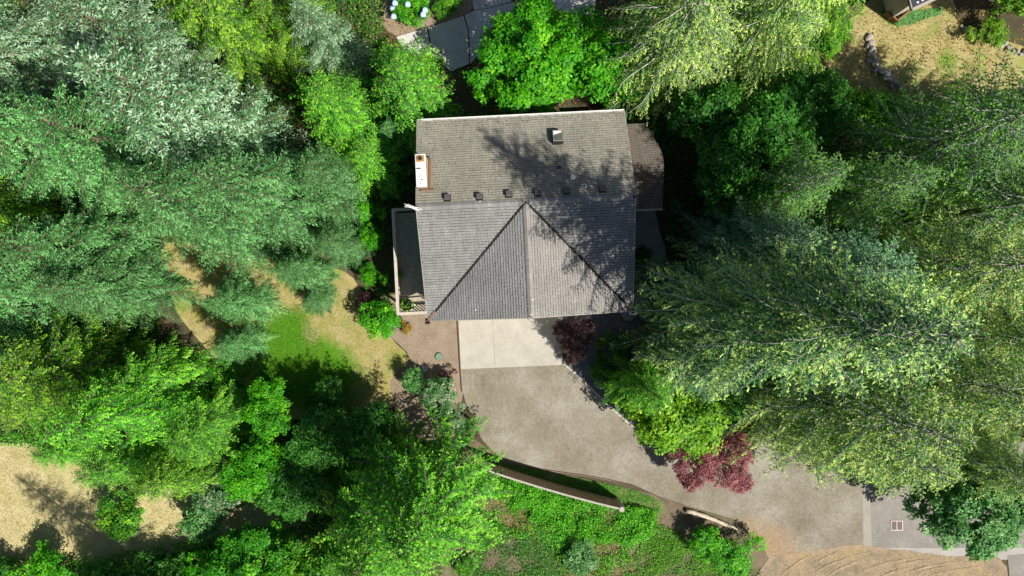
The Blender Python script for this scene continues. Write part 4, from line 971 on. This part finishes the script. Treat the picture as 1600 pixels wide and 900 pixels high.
CON = 'conifer'
T = [
 # kind, base px, base py, height, radius, leaves, label, limb
 ('great_fir', 1104, 484, 24.6, 6.2, 'great', 'tallest fir right of the house with long bare silvery limbs showing through its crown'),
 ('tall_fir', 1205, 590, 18.5, 5.4, 'pale', 'big pale green fir with drooping sprays overhanging the lower right driveway'),
 ('tall_fir', 1290, 660, 12.5, 4.2, 'pale', 'pale drooping fir whose skirt covers the driveway right of the dark red tree'),
 ('pale_fir', 1330, 560, 17.0, 4.8, 'pale', 'yellowish drooping fir at the right edge with many bare white twigs'),
 ('pale_fir', 1450, 690, 11.0, 3.8, 'pale', 'pale fir above the storm drain at the road edge'),
 ('dense_fir', 1125, 395, 13.5, 3.6, 'teal', 'blue green fir closest to the side path, under the tallest fir'),
 ('dense_fir', 1190, 430, 16.0, 4.2, 'teal', 'blue green fir behind the tallest fir, between it and the dark shrubs above'),
 ('tall_fir', 1055, 555, 11.0, 3.2, 'teal', 'blue green fir tucked between the house corner and the tallest fir'),
 ('tall_fir', 1320, 425, 18.0, 4.6, 'pale', 'thin open fir at the right with tan ground showing through'),
 ('sparse_fir', 1440, 520, 14.0, 4.2, 'pale', 'open pale fir near the right edge, halfway down the frame'),
 ('tall_fir', 1450, 235, 10.5, 4.7, 'dark', 'dark fir whose boughs cover the lower half of the dry grass clearing'),
 ('dense_fir', 1152, 325, 14.0, 3.3, 'dark', 'dark fir between the rounded dark green trees and the tallest fir'),
 ('cedar_b', 600, 268, 7.0, 2.5, 'green', 'green cedar filling the corner between chimney and blue green firs'),
 ('dense_fir_b', 625, 225, 5.0, 1.8, 'blue', 'small blue green fir pressed against the house wall above the chimney'),
 ('pale_fir', 1010, 128, 16.5, 5.0, 'pale', 'pale yellow green fir with white twigs above the top right corner of the roof'),
 ('pale_fir', 1130, 100, 16.0, 4.6, 'pale', 'pale fir with drooping sprays at the top edge, right of centre'),
 ('tall_fir', 1210, 40, 13.0, 4.0, 'ygreen', 'olive fir at the top edge beside the dry grass clearing'),
 ('sparse_fir', 1330, 270, 19.0, 5.0, 'dark', 'dark open fir in the upper right with boughs reaching left over the grass'),
 ('sparse_fir', 1400, 350, 17.0, 4.6, 'dark', 'dark green fir at the right edge below the grass clearing'),
 ('dense_fir', 1245, 330, 14.0, 3.6, 'dark', 'dark fir between the rounded dark trees and the right edge'),
 ('dense_fir_b', 1520, 230, 14.0, 4.0, 'dark', 'dark fir in the right corner below the pale broken rocks'),
 # left forest
 ('silver_fir', 390, 235, 17.0, 4.6, 'silver', 'silvery fir with whitish branch tips in the upper left'),
 ('silver_fir', 300, 130, 14.0, 4.2, 'silver', 'silvery fir in the top left corner area with frosted tips'),
 ('dense_fir', 470, 330, 15.0, 4.0, 'blue', 'blue green fir left of the chimney, showing a bare grey pole'),
 ('dense_fir_b', 545, 300, 9.5, 3.0, 'blue', 'smaller blue green fir nearest the chimney side of the house'),
 ('dense_fir', 400, 345, 15.0, 4.0, 'blue', 'blue green fir above the dry lawn gap on the left'),
 ('dense_fir_b', 300, 270, 15.0, 4.2, 'blue', 'dense blue green fir in the middle of the left forest'),
 ('dense_fir', 190, 260, 16.0, 4.4, 'blue', 'blue green fir by the left edge, upper half'),
 ('dense_fir_b', 200, 400, 12.0, 3.8, 'blue', 'blue green fir by the left edge, halfway down'),
 ('dense_fir', 232, 450, 10.0, 3.2, 'blue', 'blue green fir on the left side of the narrow lawn gap'),
 ('dense_fir_b', 402, 470, 7.0, 2.1, 'blue', 'narrow blue green fir whose tip hangs over the green lawn'),
 ('dense_fir_b', 392, 535, 5.0, 1.7, 'blue', 'small blue green fir tip reaching down between the two strips of lawn'),
 ('dense_fir_b', 505, 468, 3.4, 1.3, 'blue', 'low young fir standing at the edge of the dry lawn'),
 ('dense_fir', 120, 455, 13.0, 4.0, 'blue', 'blue green fir at the left edge above the feathery cedars'),
 ('cedar_b', 985, 588, 9.0, 2.3, 'green', 'slender green cedar between the kerb and the tallest fir'),
 ('dense_fir_b', 490, 425, 6.5, 1.9, 'blue', 'small blue green fir over the upper end of the dry lawn'),
 ('silver_fir', 100, 130, 14.0, 4.0, 'silver', 'silvery green fir at the upper left edge'),
 ('dense_fir_b', 120, 520, 8.0, 3.0, 'blue', 'low blue green fir above the yellow green cedars on the left edge'),
 ('dense_fir', 545, 385, 6.0, 1.8, 'blue', 'small blue green fir beside the leafy hedge left of the deck'),
 ('cedar', 405, 85, 12.0, 3.8, 'ygreen', 'yellow green cedar at the top edge left of centre'),
 ('cedar_b', 480, 60, 10.5, 3.4, 'ygreen', 'yellow green cedar with brown limbs near the blue flowered bush'),
 ('cedar', 652, 170, 9.0, 3.8, 'green', 'bright green cedar whose branches touch the upper left roof corner'),
 ('cedar_b', 560, 210, 10.0, 3.2, 'green', 'green cedar second to the left of the upper left roof corner'),
 ('dense_fir_b', 540, 105, 10.0, 2.3, 'silver', 'slim grey green fir between two yellow green cedars at the top'),
 ('cedar', 60, 330, 10.0, 3.0, 'ygreen', 'yellow green cedar peeping out between firs on the left edge'),
 ('cedar_b', 290, 585, 10.0, 3.0, 'green', 'bright green cedar below the narrow lawn gap'),
 ('cedar', 285, 610, 13.0, 3.8, 'green', 'yellow green cedar with feathery sprays in the lower left'),
 ('cedar_b', 195, 560, 12.5, 3.8, 'ygreen', 'yellow green cedar at the left edge below the blue firs'),
 ('cedar_b', 365, 650, 8.0, 2.8, 'green', 'green cedar left of the bright round tree by the shaded lawn'),
 ('cedar', 315, 715, 7.5, 2.6, 'ygreen', 'yellow green cedar right above the mound shaped meadow bush'),
 ('cedar', 90, 560, 11.0, 3.6, 'ygreen', 'yellow green cedar in the left margin beneath the blue firs'),
 ('cedar', 255, 690, 8.5, 2.6, 'green', 'green cedar above the straw coloured meadow'),
 ('cedar_b', 130, 610, 8.0, 2.8, 'ygreen', 'low yellow green cedar just above the meadow at the left edge'),
 ('cedar_b', 683, 742, 13.5, 5.2, 'green', 'large bright green cedar with upswept sprays at the bottom, left of the driveway'),
 ('cedar_b', 612, 800, 11.0, 4.0, 'green', 'green cedar at the bottom edge left of the large bright cedar'),
 ('dense_fir', 300, 935, 15.0, 3.2, 'green', 'tall fir just below the bottom edge that throws a spiky shadow on the meadow'),
 ('cedar', 150, 680, 5.5, 2.4, 'green', 'low green cedar hanging over the upper rim of the meadow'),
]
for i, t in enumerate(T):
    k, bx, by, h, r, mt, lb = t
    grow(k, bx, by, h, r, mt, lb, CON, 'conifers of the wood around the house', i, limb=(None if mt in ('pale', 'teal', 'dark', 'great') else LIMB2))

B = [
 ('maple_b', 1335, 205, 4.2, 1.7, 'ygreen', 'thin yellow green tree just below the lower end of the rock row'),
 ('maple_b', 1258, 75, 4.6, 1.7, 'ygreen', 'yellow green tree on the left rim of the dry grass clearing'),
 ('maple', 1122, 275, 10.0, 3.2, 'deep', 'tallest of the rounded dark green trees right of the side wing'),
 ('maple', 836, 120, 7.2, 3.6, 'bright', 'round bright green maple against the upper edge of the roof'),
 ('maple_b', 930, 128, 6.5, 3.1, 'bright', 'smaller bright green tree between the round maple and the pale fir'),
 ('maple_b', 1075, 215, 8.0, 2.6, 'deep', 'shaded green tree just right of the upper right roof corner'),
 ('maple', 1165, 235, 7.0, 3.2, 'deep', 'rounded dark green tree right of the side wing roof'),
 ('maple_b', 1115, 320, 7.0, 2.8, 'deep', 'dark green tree beside the end of the side wing roof'),
 ('maple_b', 1230, 190, 6.0, 2.6, 'deep', 'dark rounded tree between the pale firs and the rock row'),
 ('maple_b', 1300, 190, 4.5, 1.7, 'ygreen', 'thin yellow green tree left of the rock row'),
 ('maple_b', 1035, 625, 5.4, 3.3, 'lime', 'lime green maple at the driveway edge above the dark red tree'),
 ('maple', 1450, 760, 7.0, 3.3, 'cool', 'grey green broadleaf tree in the lower right corner over the road'),
 ('maple_b', 1130, 590, 4.5, 2.2, 'deep', 'dark green tree under the tallest fir near the lime green maple'),
 ('maple_b', 445, 625, 4.6, 1.9, 'bright', 'bright green round tree at the left end of the shaded lawn'),
 ('maple_b', 425, 715, 4.4, 2.1, 'bright', 'bright green tree in the lower left between meadow and dark shrubs'),
 ('maple_b', 520, 670, 4.6, 2.2, 'deep', 'dark shaded tree right below the lawn shadow'),
 ('maple_b', 480, 745, 4.4, 2.2, 'deep', 'dark leafy tree left of the large bright cedar'),
 ('maple', 430, 850, 5.0, 2.9, 'green', 'broad green tree at the bottom edge left of centre'),
 ('maple_b', 520, 850, 5.0, 2.4, 'ygreen', 'yellow green tree at the bottom edge beside the yellowish cedar'),
 ('maple_b', 590, 655, 4.2, 1.9, 'deep', 'dark tree between the lawn shadow and the large bright cedar'),
 ('maple_b', 1560, 20, 5.0, 2.6, 'lime', 'yellow green tree in the top right corner beside the pale rocks'),
]
for i, t in enumerate(B):
    k, bx, by, h, r, mt, lb = t
    grow(k, bx, by, h, r, mt, lb, 'tree', 'broadleaf trees around the house', i)
SH = [
 ('bush', 602, 497, 2.3, 1.45, 'bright', 'round green shrub at the lower left corner of the deck'),
 ('bush_b', 588, 430, 2.2, .9, 'bright', 'green hedge shrub left of the middle of the deck'),
 ('bush', 588, 375, 2.2, .95, 'bright', 'green hedge shrub left of the upper end of the deck'),
 ('bush_b', 583, 330, 2.4, 1.0, 'bright', 'green hedge shrub left of the chimney wall'),
 ('bush', 615, 290, 2.2, 1.1, 'deep', 'dark shaded shrub below the chimney side of the wall'),
 ('bush', 575, 470, 1.1, .7, 'purple', 'small dark purple shrub between lawn and round green shrub'),
 ('bush_b', 636, 512, .8, .45, 'orange', 'small orange brown shrub at the edge of the bark bed'),
 ('bush', 688, 612, 2.2, 1.4, 'mixed', 'shrub with pale and reddish leaves left of the driveway corner'),
 ('bush_b', 712, 650, 2.0, 1.0, 'mixed', 'variegated shrub hanging over the driveway left edge'),
 ('bush', 650, 592, 1.8, .9, 'cool', 'green shrub below the grey blue lid'),
 ('bush_b', 700, 585, 1.0, .6, 'purple', 'reddish twiggy shrub at the corner of the brown bark bed'),
 ('acer', 1070, 708, 3.2, 1.9, 'red', 'dark red japanese maple on the right side of the driveway'),
 ('acer', 1122, 716, 3.0, 1.9, 'red', 'smaller dark red japanese maple partly under the pale fir'),
 ('acer', 895, 522, 2.4, 1.5, 'purple', 'dark purple japanese maple in the shade by the garage front'),
 ('bush', 888, 556, 1.0, .55, 'purple', 'little purple shrub at the kerb below the dark purple maple'),
 ('ball', 937, 535, .9, .42, 'lime', 'small clipped lime ball shrub in the shaded gravel bed'),
 ('ball', 937, 552, .7, .33, 'ygreen', 'tiny olive ball shrub under the clipped lime ball'),
 ('bush', 938, 575, 1.5, 1.0, 'deep', 'round dark green shrub beside the kerb in the gravel bed'),
 ('bush_b', 962, 535, 1.5, .95, 'deep', 'dark shrub between the lime ball and the house corner fir'),
 ('bush', 1000, 400, 1.5, .7, 'deep', 'dark shrub between the right house wall and the side path'),
 ('bush', 1096, 838, 1.7, 1.25, 'bright', 'bright round bush right below the bleached log, left one of a pair'),
 ('bush_b', 1142, 856, 1.8, 1.7, 'bright', 'larger bright bush at the bottom, right of its round neighbour'),
 ('bush', 210, 795, 2.6, 1.7, 'ygreen', 'yellow green mound shaped bush on the straw meadow'),
 ('bush_b', 365, 760, 3.0, 1.9, 'mixed', 'bush with whitish leaf tips in the lower left wood'),
 ('bush', 330, 800, 2.4, 1.5, 'cool', 'grey green bush below the white tipped bush'),
 ('bush_b', 95, 880, 2.8, 1.9, 'bright', 'bright bush at the bottom left under the meadow shadow'),
 ('bush', 20, 895, 2.6, 1.8, 'deep', 'dark bush in the bottom left corner'),
 ('bush', 190, 895, 2.8, 1.9, 'deep', 'dark green bush at the bottom edge right of the bright bottom left bush'),
 ('bush_b', 275, 885, 2.8, 1.8, 'deep', 'shaded bush at the bottom edge below the grey green bush'),
 ('bush', 350, 875, 2.8, 1.7, 'bright', 'leafy bush at the bottom edge with sunlit top, left of the broad green tree'),
 ('bush', 645, 18, 1.5, 1.45, 'bright', 'blue flowered hydrangea bush at the top edge'),
 ('bush_b', 697, 10, 1.2, 1.1, 'ygreen', 'yellow green bush right of the blue flowered hydrangea'),
 ('bush_b', 730, 885, .9, .9, 'ygreen', 'small yellow green bush at the bottom edge right of the large cedar'),
 ('bush', 905, 868, 1.2, 1.3, 'cool', 'cool green bush on the slope below the timber screen wall'),
 ('bush_b', 1530, 60, 1.6, 1.2, 'lime', 'yellow green bush with strappy leaves by the pale broken rocks'),
 ('bush', 520, 610, 2.2, 1.2, 'deep', 'shaded bush at the lower rim of the lawn'),
 ('bush_b', 1390, 410, 1.8, 1.4, 'ygreen', 'yellow green undergrowth bush in the sunny gap at the right'),
 ('bush', 1250, 470, 2.5, 1.8, 'deep', 'undergrowth bush in the dark gap beneath the tallest fir'),
]
for i, t in enumerate(SH):
    k, bx, by, h, r, mt, lb = t
    o = grow(k, bx, by, h, r, mt, lb, 'shrub', 'garden shrubs', i, part='foliage', limb=LIMB2)
    if 'hydrangea' in lb:
        g = random.Random(4); fb = bmesh.new(); bmesh.ops.create_icosphere(fb, subdivisions=2, radius=.17)
        for v in fb.verts: v.co *= g.uniform(.8, 1.15)
        fm = bpy.data.meshes.new('flower_head'); fb.to_mesh(fm); fb.free(); fm.materials.append(M['flower'])
        for px, py in ((613, 12), (617, 5), (637, 7), (664, 16), (615, 26), (661, 23), (640, -6)):
            f = link('flower_head', fm); w = at(px, py, 1.45)
            f.parent = o; f.matrix_world = Matrix.Translation(w)
            bpy.context.view_layer.update(); f.matrix_parent_inverse = o.matrix_world.inverted(); f.location = w; f.scale = (1, 1, .7)

m = MB(); m.tube([at(385, 385, -.1), at(365, 355, 3.5), at(357, 341, 5.5), at(349, 318, 6.6), at(342, 297, 7.4)], [.16, .14, .12, .10, .06], 8)
tag(m.build('dead_tree', M['limb'], smooth=True), 'bare grey broken pole leaning out of the blue green firs on the left', 'dead tree')
# ------------------------------------------------------------------ ground cover
lawn_px = [(262, 390), (310, 385), (400, 405), (470, 420), (540, 430), (575, 475), (600, 520), (638, 560), (655, 600), (600, 635), (500, 655), (420, 635), (370, 585), (300, 515), (268, 455)]
scatter('lawn_blades', lawn_px, 30000, L['grass'], 1, .07, .02, .1, 1.5, 'short dry lawn blades left of the house', 'grass', 1.2, upright=True)
q = [(390, 490), (470, 480), (520, 560), (600, 580), (560, 640), (430, 640), (370, 570)]
scatter('lawn_blades', q, 16000, L['grass_green'], 2, .08, .022, .1, 1.5, 'short green lawn blades in the watered patch', 'grass', .75, upright=True)
scatter('meadow_blades', [(-20, 690), (110, 700), (260, 760), (470, 770), (480, 815), (330, 850), (150, 880), (-20, 900)], 30000, L['grass'], 3, .08, .02, .1, 1.5, 'dry straw grass of the lower left meadow', 'grass', 1.1, upright=True, tmean=.7)
scatter('clearing_blades', [(1270, 60), (1330, 30), (1380, -10), (1480, -10), (1500, 40), (1560, 60), (1600, 140), (1490, 170), (1400, 170), (1380, 210), (1290, 190)], 22000, L['grass'], 4, .08, .022, .1, 1.2, 'patchy dry grass of the upper right clearing', 'grass', 1.0, upright=True)
scatter('clearing_clover', [(1375, 20), (1395, 5), (1420, 5), (1430, 18), (1470, 12), (1470, 22), (1430, 35), (1405, 42), (1388, 36)], 6000, L['cool'], 5, .08, .06, .12, .6, 'green clover along the brown fence corner', 'ground cover', 1.2)
iv = [(745, 760), (800, 762), (870, 780), (960, 802), (1000, 790), (1030, 800), (1024, 830), (985, 862), (1000, 905), (880, 905), (860, 850), (790, 835), (750, 820)]
iv2 = [(740, 728), (868, 762), (955, 787), (1000, 790), (1024, 800), (1015, 830), (975, 850), (880, 830), (800, 800)]
scatter('ivy', iv2, 15000, L['bright'], 6, .11, .08, .8, .7, 'bright green ivy and brambles right below the timber screen wall', 'ground cover', .48)
scatter('brambles', iv, 7000, L['ygreen'], 26, .11, .07, .5, .55, 'yellowish bramble patches among the ivy on the slope', 'ground cover', .30)
scatter('creeper', iv, 12000, L['green'], 27, .10, .07, .5, .9, 'darker green creeper mixed into the ivy on the slope', 'ground cover', .34)
scatter('dead_leaves', iv, 6000, L['orange'], 29, .08, .05, .05, .5, 'brown dead leaves on the bare soil of the slope', 'leaf litter', .6)
scatter('moss_cover', [(790, 723), (860, 738), (930, 752), (990, 765), (1034, 784), (1030, 800), (970, 785), (870, 758), (745, 740)], 9000, L['green'], 7, .06, .045, .12, .5, 'low moss and creeper between steel edging and timber wall', 'ground cover', .62)
scatter('dry_moss', [(790, 723), (860, 738), (930, 752), (990, 765), (1040, 788), (1040, 810), (970, 785), (870, 758), (745, 740)], 5000, L['grass'], 28, .06, .04, .06, .4, 'dry straw bits in the moss beside the steel edging', 'ground cover', .5)
scatter('weeds', [(1020, 815), (1060, 830), (1120, 880), (1190, 890), (1190, 910), (1000, 910), (990, 870)], 9000, L['ygreen'], 8, .11, .05, .25, .9, 'patchy yellow green weeds around the two bright bushes', 'ground cover', .55)
scatter('slope_weeds', [(740, 800), (860, 850), (880, 905), (740, 905)], 7000, L['dark'], 9, .12, .05, .25, .9, 'sparse shaded weeds at the bottom centre', 'ground cover', .5)
scatter('ferns', [(-40, 560), (380, 560), (560, 640), (560, 900), (480, 920), (-40, 900), (-40, 870), (150, 870), (470, 810), (470, 770), (260, 755), (100, 700), (-40, 690)], 26000, L['green'], 10, .2, .08, .7, 1.6, 'leafy undergrowth of the lower left wood', 'undergrowth', .5)
scatter('ferns', [(-40, -40), (600, -40), (600, 380), (250, 380), (250, 560), (-40, 560)], 36000, L['dark'], 11, .22, .08, .7, 1.8, 'dark undergrowth below the left firs', 'undergrowth', .45)
scatter('ferns', [(1045, 200), (1280, 60), (1280, 200), (1400, 220), (1640, 150), (1640, 690), (1360, 690), (1130, 680), (1060, 560), (1045, 400)], 34000, L['dark'], 12, .2, .08, .6, 1.7, 'dark undergrowth below the right firs', 'undergrowth', .42)
scatter('ferns', [(590, 200), (650, 180), (990, 172), (1045, 200), (1060, 480), (1045, 560), (1000, 520), (1040, 420), (1040, 330), (1000, 320), (990, 190), (660, 195), (640, 320), (610, 330), (610, 500), (585, 500)], 9000, L['deep'], 13, .2, .09, .6, 1.0, 'shaded ferns close to the house walls', 'undergrowth', .6)
scatter('leaf_litter', [(-40, -40), (1640, -40), (1640, 690), (1360, 690), (1060, 560), (1045, 180), (640, 180), (600, 380), (250, 380), (250, 560), (-40, 560)], 30000, L['orange'], 14, .13, .08, .04, 1.3, 'brown fallen needles and leaves on the wood floor', 'leaf litter', .5)
scatter('needle_litter', [(720, 580), (735, 580), (760, 650), (800, 715), (1000, 755), (1080, 785), (1190, 845), (1230, 905), (1290, 870), (1200, 800), (1060, 760), (900, 730), (800, 690), (745, 600)], 3500, L['orange'], 15, .06, .025, .01, .5, 'brown needles and chips drifted along the driveway rim', 'leaf litter', .55, z0=.02)
scatter('wood_chips', [(1195, 880), (1330, 856), (1570, 875), (1570, 905), (1200, 905)], 3500, L['grass'], 16, .07, .02, .02, .5, 'pale wood chips and straw on the dirt in the lower right', 'wood chips', .6, z0=.03)
